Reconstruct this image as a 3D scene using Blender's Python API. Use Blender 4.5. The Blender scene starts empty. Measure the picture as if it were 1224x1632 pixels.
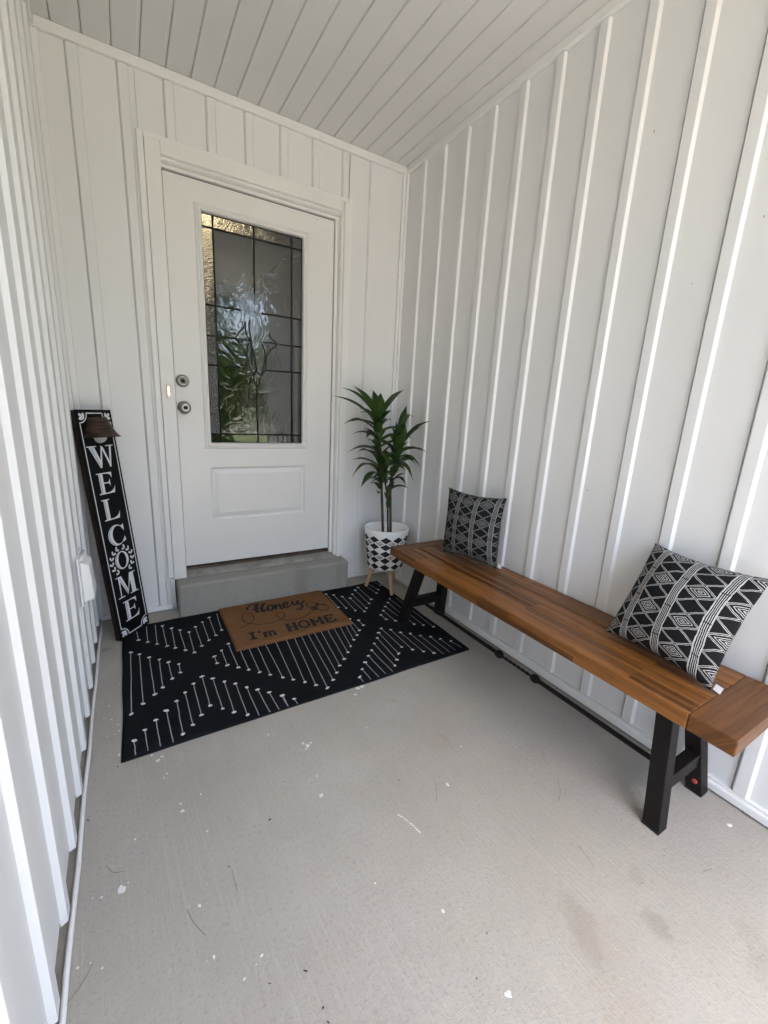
import bpy, bmesh, math, random
from mathutils import Vector, Matrix, noise

scene = bpy.context.scene
col = scene.collection
random.seed(7)
PI = math.pi

# ------------------------------------------------------------------ camera
CAM = Vector((-1.6125716, -2.55642859, 1.19215096))
RIGHT = Vector((0.85708237, -0.51264234, 0.05106512))
DOWN = Vector((-0.07779891, -0.22677768, -0.97083429))
FWD = Vector((0.50927119, 0.82811214, -0.23425016))
FPX = 670.53                                   # focal length in photo pixels (1224 x 1632)
cam_data = bpy.data.cameras.new('camera')
cam = bpy.data.objects.new('camera', cam_data)
col.objects.link(cam)
cam.matrix_world = Matrix(((RIGHT.x, -DOWN.x, -FWD.x, CAM.x),
                           (RIGHT.y, -DOWN.y, -FWD.y, CAM.y),
                           (RIGHT.z, -DOWN.z, -FWD.z, CAM.z),
                           (0, 0, 0, 1)))
cam_data.sensor_fit = 'HORIZONTAL'
cam_data.sensor_width = 36.0
cam_data.lens = FPX / 1224 * 36.0
cam_data.clip_start = 0.02
cam_data.clip_end = 600
scene.camera = cam

# ------------------------------------------------------------------ sky, sun, exposure
SUN_EL, SUN_ROT = math.radians(78), math.radians(183)
world = bpy.data.worlds.new('World')
scene.world = world
world.use_nodes = True
wn = world.node_tree
sky = wn.nodes.new('ShaderNodeTexSky')
sky.sky_type = 'NISHITA'
sky.sun_disc = False
sky.sun_elevation = SUN_EL
sky.sun_rotation = SUN_ROT
sky.air_density = 1.0
sky.dust_density = 5.0
sky.ozone_density = 0.6
bg = wn.nodes['Background']
bg.inputs['Strength'].default_value = 0.15
wn.links.new(sky.outputs['Color'], bg.inputs['Color'])

sd = bpy.data.lights.new('sun', 'SUN')
sd.energy = 2.3
sd.angle = math.radians(0.53)
sd.color = (1.0, 0.95, 0.87)
sun = bpy.data.objects.new('sun', sd)
col.objects.link(sun)
sdir = Vector((math.sin(SUN_ROT) * math.cos(SUN_EL), math.cos(SUN_ROT) * math.cos(SUN_EL), math.sin(SUN_EL)))
sun.rotation_euler = sdir.to_track_quat('Z', 'Y').to_euler()
sun.location = (0, 10, 20)

scene.view_settings.view_transform = 'Standard'
scene.view_settings.look = 'None'
scene.view_settings.exposure = 3.15
scene.view_settings.gamma = 1.0
scene.render.engine = 'CYCLES'
cy = scene.cycles
cy.max_bounces = 14
cy.diffuse_bounces = 8
cy.glossy_bounces = 5
cy.transmission_bounces = 8
cy.caustics_refractive = False
cy.caustics_reflective = False
cy.sample_clamp_indirect = 6.0
cy.use_denoising = True
cy.denoising_prefilter = 'ACCURATE'

# ------------------------------------------------------------------ helpers
def un(px, py, ax, val):
    """photo pixel -> point where its ray meets the plane coordinate[ax] = val"""
    d = RIGHT * ((px - 612) / FPX) + DOWN * ((py - 816) / FPX) + FWD
    t = (val - CAM[ax]) / d[ax]
    return CAM + d * t

def tag(o, label=None, cat=None, group=None, kind=None):
    if label: o['label'] = label
    if cat: o['category'] = cat
    if group: o['group'] = group
    if kind: o['kind'] = kind
    return o

def thing(name, label, cat, loc=(0, 0, 0), group=None):
    o = bpy.data.objects.new(name, None)
    o.empty_display_size = 0.05
    col.objects.link(o)
    o.location = loc
    return tag(o, label, cat, group)

class MB:
    def __init__(self):
        self.v, self.f, self.s, self.uv = [], [], [], None
    def add(self, vs, fs, smooth=False):
        b = len(self.v)
        self.v += [tuple(p) for p in vs]
        for f in fs:
            self.f.append([b + i for i in f]); self.s.append(smooth)
        return self
    def box(self, x0, x1, y0, y1, z0, z1):
        x0, x1 = min(x0, x1), max(x0, x1); y0, y1 = min(y0, y1), max(y0, y1); z0, z1 = min(z0, z1), max(z0, z1)
        vs = [(x0, y0, z0), (x1, y0, z0), (x1, y1, z0), (x0, y1, z0), (x0, y0, z1), (x1, y0, z1), (x1, y1, z1), (x0, y1, z1)]
        return self.add(vs, [(0, 3, 2, 1), (4, 5, 6, 7), (0, 1, 5, 4), (1, 2, 6, 5), (2, 3, 7, 6), (3, 0, 4, 7)])
    def hexa(self, bot, top):
        """four bottom and four top corners, same winding (counter-clockwise from above)"""
        return self.add(list(bot) + list(top), [(0, 3, 2, 1), (4, 5, 6, 7), (0, 1, 5, 4), (1, 2, 6, 5), (2, 3, 7, 6), (3, 0, 4, 7)])
    def prism(self, prof, a, b, fn):
        """closed profile [(p,q)], extruded from a to b; fn(p,q,t) -> point"""
        n = len(prof)
        vs = [fn(p, q, a) for p, q in prof] + [fn(p, q, b) for p, q in prof]
        fs = [(i, (i + 1) % n, n + (i + 1) % n, n + i) for i in range(n)]
        fs += [tuple(range(n - 1, -1, -1)), tuple(range(n, 2 * n))]
        return self.add(vs, fs)
    def lathe(self, prof, M=None, n=24, smooth=True, a0=0.0, a1=2 * PI):
        """prof [(r,z)] round local z"""
        M = M or Matrix.Identity(4)
        full = abs(a1 - a0 - 2 * PI) < 1e-6
        m = n if full else n + 1
        vs = []
        for r, z in prof:
            for k in range(m):
                a = a0 + (a1 - a0) * k / n
                vs.append(M @ Vector((r * math.cos(a), r * math.sin(a), z)))
        fs = []
        for j in range(len(prof) - 1):
            for k in range(n):
                k2 = (k + 1) % m
                fs.append((j * m + k, j * m + k2, (j + 1) * m + k2, (j + 1) * m + k))
        return self.add(vs, fs, smooth)
    def tube(self, pts, r, n=8, smooth=True, cap=True):
        pts = [Vector(p) for p in pts]
        rs = r if isinstance(r, (list, tuple)) else [r] * len(pts)
        vs, up = [], None
        for i, p in enumerate(pts):
            t = (pts[min(i + 1, len(pts) - 1)] - pts[max(i - 1, 0)]).normalized()
            if up is None:
                up = Vector((0, 0, 1)) if abs(t.z) < .9 else Vector((1, 0, 0))
            a = t.cross(up).normalized(); b = a.cross(t).normalized(); up = b
            for k in range(n):
                th = 2 * PI * k / n
                vs.append(p + (a * math.cos(th) + b * math.sin(th)) * rs[i])
        fs = []
        for i in range(len(pts) - 1):
            for k in range(n):
                k2 = (k + 1) % n
                fs.append((i * n + k, i * n + k2, (i + 1) * n + k2, (i + 1) * n + k))
        if cap:
            fs.append(tuple(range(n - 1, -1, -1)))
            fs.append(tuple(range((len(pts) - 1) * n, len(pts) * n)))
        return self.add(vs, fs, smooth)
    def build(self, name, mat, parent=None, bevel=0, seg=2, label=None, recalc=True):
        me = bpy.data.meshes.new(name)
        me.from_pydata(self.v, [], self.f)
        if recalc:
            bm = bmesh.new(); bm.from_mesh(me)
            bmesh.ops.recalc_face_normals(bm, faces=bm.faces)
            bm.to_mesh(me); bm.free()
        me.polygons.foreach_set('use_smooth', self.s)
        if mat: me.materials.append(mat)
        o = bpy.data.objects.new(name, me)
        col.objects.link(o)
        if parent:
            o.parent = parent
            bpy_inv(o, parent)
        if bevel:
            m = o.modifiers.new('bevel', 'BEVEL'); m.width = bevel; m.segments = seg; m.limit_method = 'ANGLE'
            m.angle_limit = math.radians(40)
        if label: o['label'] = label
        return o

def world_of(o):
    m = o.matrix_basis.copy()
    while o.parent:
        m = o.parent.matrix_basis @ o.matrix_parent_inverse @ m if False else o.parent.matrix_basis @ m
        o = o.parent
    return m

def bpy_inv(o, parent):
    """the part's mesh is given in world metres: undo the parent's placement on the mesh"""
    m = world_of(parent)
    if m != Matrix.Identity(4):
        o.data.transform(m.inverted())

def catmull(pts, n=6, closed=False):
    P = [Vector(p) for p in pts]
    if closed: P = [P[-1]] + P + [P[0], P[1]]
    else: P = [P[0] * 2 - P[1]] + P + [P[-1] * 2 - P[-2]]
    out = []
    for i in range(1, len(P) - 2):
        a, b, c, d = P[i - 1:i + 3]
        for k in range(n):
            t = k / n
            out.append(.5 * ((2 * b) + (c - a) * t + (2 * a - 5 * b + 4 * c - d) * t * t + (3 * b - a - 3 * c + d) * t ** 3))
    if not closed: out.append(P[-2].copy())
    return out

# ------------------------------------------------------------------ materials
class G:
    """tiny node builder"""
    def __init__(self, name):
        self.mat = bpy.data.materials.new(name)
        self.mat.use_nodes = True
        self.t = self.mat.node_tree
        self.b = self.t.nodes['Principled BSDF']
    def n(self, typ, out=0, props=None, **ins):
        nd = self.t.nodes.new('ShaderNode' + typ)
        for k, v in (props or {}).items(): setattr(nd, k, v)
        for k, v in ins.items():
            key = int(k[1:]) if k[0] == '_' and k[1:].isdigit() else k.replace('_', ' ')
            self.put(nd.inputs[key], v)
        return nd.outputs[out]
    def put(self, sock, v):
        if isinstance(v, bpy.types.NodeSocket): self.t.links.new(v, sock)
        elif isinstance(v, (tuple, list)) and len(v) == 3 and sock.type == 'RGBA': sock.default_value = (*v, 1)
        else: sock.default_value = v
    def m(self, op, a, b=0.0, c=0.0, clamp=False):
        return self.n('Math', props={'operation': op, 'use_clamp': clamp}, _0=a, _1=b, _2=c)
    def vm(self, op, a, b=(0, 0, 0)):
        return self.n('VectorMath', props={'operation': op}, _0=a, _1=b)
    def obj(self): return self.n('TexCoord', out='Object')
    def uv(self): return self.n('TexCoord', out='UV')
    def sep(self, v):
        nd = self.t.nodes.new('ShaderNodeSeparateXYZ'); self.put(nd.inputs[0], v)
        return nd.outputs
    def comb(self, x=0., y=0., z=0.): return self.n('CombineXYZ', _0=x, _1=y, _2=z)
    def noise(self, v, scale, detail=3., rough=.55, dist=0.):
        return self.n('TexNoise', Vector=v, Scale=scale, Detail=detail, Roughness=rough, Distortion=dist)
    def ramp(self, f, a, b, lo=0., hi=1.):
        return self.n('MapRange', props={'clamp': True}, Value=f, _1=a, _2=b, _3=lo, _4=hi)
    def mix(self, f, a, b, mode='MIX'):
        nd = self.t.nodes.new('ShaderNodeMix'); nd.data_type = 'RGBA'; nd.blend_type = mode
        self.put(nd.inputs[0], f); self.put(nd.inputs[6], a); self.put(nd.inputs[7], b)
        return nd.outputs[2]
    def bump(self, h, strength=.3, dist=.002, normal=None):
        kw = dict(Strength=strength, Distance=dist, Height=h)
        if normal is not None: kw['Normal'] = normal
        return self.n('Bump', **kw)
    def fin(self, **ins):
        for k, v in ins.items(): self.put(self.b.inputs[k.replace('_', ' ')], v)
        return self.mat

def plain(name, c, rough=.5, metal=0., var=.0, vscale=8., bumps=None, **kw):
    g = G(name); v = g.obj()
    base = c
    if var:
        f = g.noise(v, vscale, 4.)
        base = g.mix(g.ramp(f, .3, .7), tuple(x * (1 - var) for x in c), tuple(min(1, x * (1 + var)) for x in c))
    if bumps:
        s, st, d = bumps
        kw['Normal'] = g.bump(g.noise(v, s, 5.), st, d)
    return g.fin(Base_Color=base, Roughness=rough, Metallic=metal, **kw)

def siding_mat(name, c, grain_axis):
    """white vinyl with a faint embossed wood grain running along the board"""
    g = G(name); v = g.obj(); x, y, z = g.sep(v)
    if grain_axis == 'z': gv = g.comb(g.m('MULTIPLY', x, 160.), g.m('MULTIPLY', y, 160.), g.m('MULTIPLY', z, 12.))
    else: gv = g.comb(g.m('MULTIPLY', x, 160.), g.m('MULTIPLY', y, 12.), g.m('MULTIPLY', z, 160.))
    gr = g.noise(gv, 1., 3.)
    big = g.noise(v, 1.7, 4.)
    scuff = g.noise(g.vm('MULTIPLY', v, (9., 9., 2.)), 3., 6., .7)
    base = g.mix(g.ramp(big, .3, .7), tuple(k * .965 for k in c), c)
    base = g.mix(g.ramp(scuff, .68, .82, 0., .22), base, (.52, .50, .45))
    fine = g.noise(v, 700., 2.)
    h = g.m('ADD', gr, g.m('MULTIPLY', fine, .4))
    return g.fin(Base_Color=base, Roughness=.42, Normal=g.bump(h, .12, .0012))

M = {}
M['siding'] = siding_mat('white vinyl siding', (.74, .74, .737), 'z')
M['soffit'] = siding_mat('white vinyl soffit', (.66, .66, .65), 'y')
M['trim'] = plain('white trim', (.76, .76, .75), .4, var=.02, vscale=3., bumps=(300., .06, .001))
M['jamb'] = plain('painted wood casing', (.75, .745, .725), .45, var=.03, vscale=4., bumps=(60., .1, .002))
M['door'] = plain('painted steel door', (.74, .735, .72), .38, var=.025, vscale=2.5, bumps=(90., .05, .001))
M['rubber'] = plain('black weatherstrip', (.012, .012, .012), .7)
M['came'] = plain('dark lead came', (.018, .018, .018), .45, .3)
M['nickel'] = plain('satin nickel', (.42, .40, .37), .33, 1., var=.1, vscale=60.)
M['nickel_dark'] = plain('key slot', (.02, .02, .018), .6, .3)
M['sill'] = plain('aluminium sill', (.34, .33, .30), .45, .5, var=.25, vscale=14., bumps=(80., .2, .001))
M['sweep'] = plain('brown sill wood', (.07, .045, .03), .6, var=.4, vscale=25.)
M['weathered'] = plain('weathered board', (.16, .125, .105), .85, var=.5, vscale=18., bumps=(50., .5, .004))
M['black_metal'] = plain('dark bronze powder coat', (.009, .0065, .006), .5, 0., var=.15, vscale=40., bumps=(600., .08, .0006), Specular_IOR_Level=.22)
M['plastic'] = plain('white outlet plastic', (.80, .80, .79), .35, var=.03)
M['pinewood'] = plain('pale beech', (.46, .31, .20), .5, var=.15, vscale=30.)
M['white_print'] = plain('white paint print', (.68, .70, .72), .55, var=.06, vscale=50.)
M['sign_black'] = plain('black painted board', (.0028, .0028, .0032), .5, var=.2, vscale=20., Specular_IOR_Level=.16)
M['sign_side'] = plain('dark stained board edge', (.022, .015, .011), .7, var=.5, vscale=30., Specular_IOR_Level=.2)
M['mat_ink'] = plain('black ink on coir', (.012, .009, .007), .95, var=.5, vscale=200.)
M['thread'] = plain('off white yarn', (.62, .62, .61), .9, var=.12, vscale=150.)
M['thread_dim'] = plain('thin grey woven line', (.34, .34, .35), .9, var=.25, vscale=150.)
M['paint_fleck'] = plain('dried white paint', (.68, .68, .66), .6)
M['debris'] = plain('dry leaf bits', (.05, .04, .03), .9, var=.4, vscale=80.)
M['bulb'] = plain('frosted bulb', (.55, .55, .56), .4)
M['hall'] = plain('hall paint', (.07, .065, .06), .8)
M['sheath'] = plain('wall sheathing', (.34, .32, .29), .8)
M['roof'] = plain('roof shingle', (.08, .08, .085), .9, var=.2, vscale=6.)
M['bark'] = plain('bark', (.09, .065, .045), .9, var=.4, vscale=12., bumps=(20., .6, .02))
M['red_dot'] = plain('red sticker', (.45, .05, .05), .5)
M['tag'] = plain('white cloth tag', (.75, .75, .74), .8)

def m_shade():
    g = G('bronze lamp shade'); v = g.obj(); x, y, z = g.sep(v)
    st = g.noise(g.vm('MULTIPLY', v, (14., 14., 170.)), 1., 4., .6)
    c = g.mix(g.ramp(st, .3, .75), (.016, .010, .007), (.085, .048, .032))
    return g.fin(Base_Color=c, Roughness=.5, Metallic=.35, Normal=g.bump(st, .3, .001))
M['shade'] = m_shade()

def m_bell():
    g = G('lit bell button')
    return g.fin(Base_Color=(.8, .5, .3), Roughness=.4, Emission_Color=(1., .42, .2), Emission_Strength=.45)
M['bell'] = m_bell()
def m_lamp():
    g = G('lit lamp glass')
    return g.fin(Base_Color=(.8, .7, .5), Emission_Color=(1., .78, .45), Emission_Strength=1.0)
M['lamp'] = m_lamp()

def concrete(name, c, streak=True, stains=()):
    g = G(name); v = g.obj(); x, y, z = g.sep(v)
    big = g.noise(v, 1.1, 5., .6)
    mid = g.noise(v, 7., 5., .65)
    fine = g.noise(v, 105., 5., .7, .25)
    grit = g.noise(v, 420., 2.)
    base = g.mix(g.ramp(big, .35, .68), tuple(k * .84 for k in c), tuple(k * 1.08 for k in c))
    base = g.mix(g.ramp(mid, .36, .72, 0., .42), base, (c[0] * .84, c[1] * .82, c[2] * .78))
    base = g.mix(g.ramp(fine, .54, .66, 0., .50), base, (c[0] * .62, c[1] * .61, c[2] * .59))
    base = g.mix(g.ramp(fine, .45, .32, 0., .22), base, (c[0] * 1.18, c[1] * 1.18, c[2] * 1.17))
    base = g.mix(g.ramp(grit, .58, .72, 0., .5), base, (c[0] * .6, c[1] * .58, c[2] * .55))
    h = g.m('ADD', g.m('MULTIPLY', fine, .8), g.m('MULTIPLY', grit, .22))
    if streak:
        sv = g.comb(g.m('ADD', g.m('MULTIPLY', x, 170.), g.m('MULTIPLY', y, 9.)), g.m('MULTIPLY', y, 2.2), 0.)
        st = g.noise(sv, 1., 4., .6)
        zone = g.ramp(g.noise(v, 1.6, 2.), .40, .6, .3, 1.)
        h = g.m('ADD', h, g.m('MULTIPLY', g.m('MULTIPLY', st, zone), .75))
        base = g.mix(g.m('MULTIPLY', g.ramp(st, .54, .68, 0., .30), zone), base, (c[0] * 1.2, c[1] * 1.2, c[2] * 1.18))
    rag = g.noise(v, 34., 6., .75)
    rag2 = g.noise(v, 4., 4., .7)
    for (sx, sy, rx, ry, rot, amt, sc) in stains:
        dx = g.m('SUBTRACT', x, sx); dy = g.m('SUBTRACT', y, sy)
        ca, sa = math.cos(rot), math.sin(rot)
        p = g.m('DIVIDE', g.m('ADD', g.m('MULTIPLY', dx, ca), g.m('MULTIPLY', dy, sa)), rx)
        q = g.m('DIVIDE', g.m('SUBTRACT', g.m('MULTIPLY', dy, ca), g.m('MULTIPLY', dx, sa)), ry)
        d = g.m('SQRT', g.m('ADD', g.m('MULTIPLY', p, p), g.m('MULTIPLY', q, q)))
        d = g.m('ADD', d, g.m('MULTIPLY', g.m('ADD', g.m('SUBTRACT', rag, .5), g.m('SUBTRACT', rag2, .5)), 2.2))
        base = g.mix(g.ramp(d, .45, 1.05, amt * .48, 0.), base, sc)
    return g.fin(Base_Color=base, Roughness=.78, Normal=g.bump(h, .7, .0034))

ST = (.155, .125, .09)
M['concrete'] = concrete('porch concrete', (.405, .380, .338), True, [
    (-.764, -2.195, .10, .035, 1.15, .55, ST), (-.588, -2.277, .045, .03, 1.3, .75, ST), (-.52, -2.185, .03, .02, .6, .4, ST),
    (-.417, -2.395, .05, .035, .9, .35, ST), (-.697, -1.549, .05, .04, 0, .35, (.34, .25, .13)), (-.80, -1.40, .05, .04, 0, .2, (.34, .25, .13)),
    (-.81, -2.30, .15, .09, 1.0, .35, (.30, .24, .16)), (-.72, -1.9, .42, .62, .2, .5, (.40, .345, .265)),
    (-1.78, -.33, .035, .018, .5, .6, (.07, .055, .045)), (-.45, -2.45, .06, .05, 0, .35, ST)])
M['step'] = concrete('step concrete', (.33, .32, .29), False, [(-.72, -.135, .06, .03, 0, .5, (.12, .10, .07)), (-.46, -.13, .03, .02, 0, .4, (.12, .10, .07))])
M['asphalt'] = plain('pale road', (.30, .29, .27), .9, var=.15)
M['grass'] = plain('lawn grass', (.085, .11, .04), .9, var=.45, vscale=3., bumps=(30., .8, .05))

def wood(name, along):
    """oiled acacia, finger-jointed from short narrow lamellae"""
    g = G(name); v = g.obj(); x, y, z = g.sep(v)
    a, b = (y, x) if along == 'y' else (x, y)
    b2 = g.m('ADD', b, g.m('MULTIPLY', z, .93))
    w = g.noise(g.comb(g.m('MULTIPLY', a, 1.6), g.m('MULTIPLY', b2, 3.), 0.), 1., 2.)
    row = .0185 if along == 'y' else .058
    def lam(length, off, seed):
        nd = g.t.nodes.new('ShaderNodeTexBrick')
        nd.offset = off; nd.offset_frequency = 2; nd.squash = 1.0
        g.put(nd.inputs['Vector'], g.comb(g.m('ADD', a, seed), g.m('ADD', b2, seed * .37), 0.))
        for k, val in dict(Color1=(0, 0, 0, 1), Color2=(1, 1, 1, 1), Mortar=(.5, .5, .5, 1)).items(): nd.inputs[k].default_value = val
        nd.inputs['Scale'].default_value = 1.0; nd.inputs['Mortar Size'].default_value = 0.0
        nd.inputs['Brick Width'].default_value = length; nd.inputs['Row Height'].default_value = row
        return nd.outputs['Color']
    t1 = lam(.46, .37, 3.13) if along == 'y' else lam(3., .5, 4.7)
    t2 = lam(.83, .61, 9.41) if along == 'y' else lam(3., .5, 11.3)
    tone = g.m('ADD', g.m('MULTIPLY', t1, .70), g.m('MULTIPLY', t2, .30))
    seedv = g.m('MULTIPLY', tone, 7.)
    gr = g.noise(g.comb(g.m('MULTIPLY', a, 7.), g.m('ADD', g.m('MULTIPLY', b2, 190.), seedv), g.m('MULTIPLY', z, 4.)), 1., 5., .6, .5)
    wav = g.noise(g.comb(g.m('MULTIPLY', a, 2.4), g.m('ADD', g.m('MULTIPLY', b2, 46.), seedv), seedv), 1., 3., .5, 1.0)
    c = g.mix(g.ramp(tone, .13 if along == 'y' else -.25, .86 if along == 'y' else 1.35), (.058, .020, .0055), (.33, .125, .026))
    c = g.mix(g.ramp(gr, .35, .72, 0., .55), c, (.036, .0125, .004))
    c = g.mix(g.ramp(wav, .52, .75, 0., .55), c, (.30, .125, .032))
    c = g.mix(g.ramp(w, .3, .7, 0., .18), c, (.04, .017, .007))
    knot = g.n('TexVoronoi', Vector=g.comb(g.m('MULTIPLY', a, 1.), g.m('MULTIPLY', b2, 2.6), 0.), Scale=3.3)
    c = g.mix(g.ramp(knot, .015, .05, .85, 0.), c, (.02, .009, .004))
    rough = g.ramp(gr, .3, .7, .30, .46)
    return g.fin(Base_Color=c, Roughness=rough, Normal=g.bump(g.m('ADD', gr, g.m('MULTIPLY', tone, .5)), .12, .0008), Specular_IOR_Level=.4)
M['wood_y'] = wood('oiled acacia slat', 'y')
M['wood_x'] = wood('oiled acacia end board', 'x')

def m_rug():
    g = G('black cotton rug'); v = g.obj(); x, y, z = g.sep(v)
    wv = g.m('MULTIPLY', g.m('SINE', g.m('MULTIPLY', x, 1100.)), g.m('SINE', g.m('MULTIPLY', y, 800.)))
    lint = g.noise(v, 260., 3., .7)
    n = g.noise(v, 5., 4.)
    c = g.mix(g.ramp(n, .3, .7), (.0042, .0045, .006), (.0085, .009, .0115))
    c = g.mix(g.ramp(lint, .74, .80, 0., .35), c, (.14, .14, .14))
    return g.fin(Base_Color=c, Roughness=.95, Normal=g.bump(g.m('ADD', wv, g.m('MULTIPLY', n, 2.)), .4, .0012), Specular_IOR_Level=.15)
M['rug'] = m_rug()

def m_coir():
    g = G('coir fibre'); v = g.obj()
    f = g.noise(v, 330., 4., .7); n = g.noise(v, 9., 4.)
    c = g.mix(g.ramp(f, .28, .72), (.07, .032, .013), (.31, .155, .07))
    c = g.mix(g.ramp(n, .35, .7, 0., .3), c, (.14, .065, .026))
    return g.fin(Base_Color=c, Roughness=.95, Normal=g.bump(f, .9, .003), Specular_IOR_Level=.15)
M['coir'] = m_coir()

def m_pillow(name, pu, pv, ou, ov, dim):
    """black cotton printed with striped bands between columns of diamonds; UV 0..1 over the face"""
    g = G(name); u, v, _ = g.sep(g.uv())
    wob = g.noise(g.uv(), 9., 2.)
    wob2 = g.noise(g.vm('ADD', g.uv(), (5.3, 2.1, 0.)), 9., 2.)
    u = g.m('ADD', u, g.m('MULTIPLY', g.m('SUBTRACT', wob, .5), .022))
    v = g.m('ADD', v, g.m('MULTIPLY', g.m('SUBTRACT', wob2, .5), .022))
    cu = g.m('DIVIDE', g.m('ADD', u, ou), pu)
    ci = g.m('FLOOR', cu)
    fu = g.m('SUBTRACT', cu, ci)                       # 0..1 across column + band
    BW = .20                                           # share of the pitch taken by the striped band
    inband = g.m('LESS_THAN', fu, BW)
    s = g.m('SUBTRACT', g.m('MULTIPLY', g.m('DIVIDE', g.m('SUBTRACT', fu, BW), 1 - BW), 2.), 1.)
    tau = g.m('MULTIPLY', g.m('DIVIDE', g.m('ADD', g.m('ADD', v, ov), g.m('MULTIPLY', ci, .0)), pv), 4.)
    tp = g.m('PINGPONG', tau, 1.)
    mm = g.m('ADD', g.m('ABSOLUTE', s), tp)
    e = g.m('ABSOLUTE', g.m('SUBTRACT', mm, 1.))
    pair = g.m('MULTIPLY', g.m('GREATER_THAN', e, .050), g.m('LESS_THAN', e, .112))
    par = g.m('MODULO', g.m('FLOOR', g.m('MULTIPLY', g.m('ADD', tau, 401.), .5)), 2.)
    ring = g.m('LESS_THAN', g.m('FRACT', g.m('MULTIPLY_ADD', mm, 4.2, .62)), .31)
    ring = g.m('MULTIPLY', g.m('MULTIPLY', ring, g.m('LESS_THAN', mm, .74)), par)
    edge = g.m('GREATER_THAN', g.m('ABSOLUTE', s), .965)
    cell = g.m('MAXIMUM', g.m('MAXIMUM', pair, ring), edge)
    stripe = g.m('GREATER_THAN', g.m('SINE', g.m('MULTIPLY', fu, 2 * PI * 4.5 / BW)), .42)
    cut = g.m('GREATER_THAN', g.m('ABSOLUTE', g.m('SUBTRACT', g.m('FRACT', g.m('MULTIPLY', g.m('ADD', tau, 1.), .25)), .5)), .485)
    stripe = g.m('MULTIPLY', stripe, g.m('SUBTRACT', 1., cut))
    white = g.m('ADD', g.m('MULTIPLY', inband, stripe), g.m('MULTIPLY', g.m('SUBTRACT', 1., inband), cell), clamp=True)
    wear = g.noise(g.uv(), 60., 3., .7)
    white = g.m('MULTIPLY', white, g.ramp(wear, .28, .5, .45, 1.))
    weave = g.m('MULTIPLY', g.m('SINE', g.m('MULTIPLY', u, 1300.)), g.m('SINE', g.m('MULTIPLY', v, 1300.)))
    c = g.mix(white, (.008, .008, .0085), (dim, dim, dim * .985))
    return g.fin(Base_Color=c, Roughness=.9, Normal=g.bump(weave, .25, .0008), Specular_IOR_Level=.2)
M['pillow_a'] = m_pillow('printed cotton small', .30, .27, .02, .06, .30)
M['pillow_b'] = m_pillow('printed cotton near', .315, .275, -.18, .02, .56)

def m_pot():
    g = G('painted pot'); v = g.obj(); x, y, z = g.sep(v)
    ang = g.m('DIVIDE', g.m('ARCTAN2', y, x), 2 * PI)
    a = g.m('FRACT', g.m('ADD', g.m('MULTIPLY', ang, 11.), 20.22))
    zz = g.m('DIVIDE', g.m('SUBTRACT', z, .178), .0468)
    b = g.m('FRACT', zz)
    def dia(p, q): return g.m('ADD', g.m('ABSOLUTE', g.m('SUBTRACT', p, .5)), g.m('ABSOLUTE', g.m('SUBTRACT', q, .5)))
    blk = g.m('LESS_THAN', dia(a, b), .47)
    zone = g.m('MULTIPLY', g.m('GREATER_THAN', zz, 0.), g.m('LESS_THAN', zz, 5.))
    outer = g.m('GREATER_THAN', g.m('SQRT', g.m('ADD', g.m('MULTIPLY', x, x), g.m('MULTIPLY', y, y))), g.m('MULTIPLY_ADD', z, .108, .0945))
    blk = g.m('MULTIPLY', g.m('MULTIPLY', blk, zone), outer)
    a2 = g.m('FRACT', g.m('ADD', a, .5)); b2 = g.m('FRACT', g.m('ADD', zz, .5))
    rowi = g.m('MODULO', g.m('FLOOR', g.m('ADD', zz, .5)), 2.)
    gry = g.m('MULTIPLY', g.m('LESS_THAN', dia(a2, b2), .37), g.m('MULTIPLY', g.m('LESS_THAN', rowi, .5), g.m('MULTIPLY', g.m('GREATER_THAN', zz, 1.2), g.m('MULTIPLY', zone, outer))))
    n = g.noise(v, 60., 4.)
    c = g.mix(g.m('MULTIPLY', gry, g.ramp(n, .3, .6, .5, 1.)), (.78, .78, .77), (.30, .30, .31))
    c = g.mix(blk, c, (.008, .008, .009))
    return g.fin(Base_Color=c, Roughness=.55, Normal=g.bump(n, .1, .001))
M['pot'] = m_pot()

def m_leaf():
    g = G('dracaena leaf'); u, v, _ = g.sep(g.uv())
    oi = g.n('ObjectInfo', out='Random')
    st = g.m('SINE', g.m('MULTIPLY', u, 70.))
    mid = g.m('ABSOLUTE', g.m('SUBTRACT', u, .5))
    c = g.mix(oi, (.012, .032, .009), (.048, .090, .018))
    c = g.mix(g.ramp(mid, .0, .05, .55, 0.), c, (.075, .12, .032))
    c = g.mix(g.ramp(st, .3, 1., 0., .2), c, (.05, .09, .02))
    c = g.mix(g.ramp(v, .86, 1., 0., .6), c, (.05, .06, .02))
    return g.fin(Base_Color=c, Roughness=.42, Normal=g.bump(st, .15, .001), Specular_IOR_Level=.35)
M['leaf'] = m_leaf()
M['cane'] = plain('plant cane', (.055, .038, .022), .8, var=.4, vscale=60., bumps=(90., .5, .003))

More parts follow.
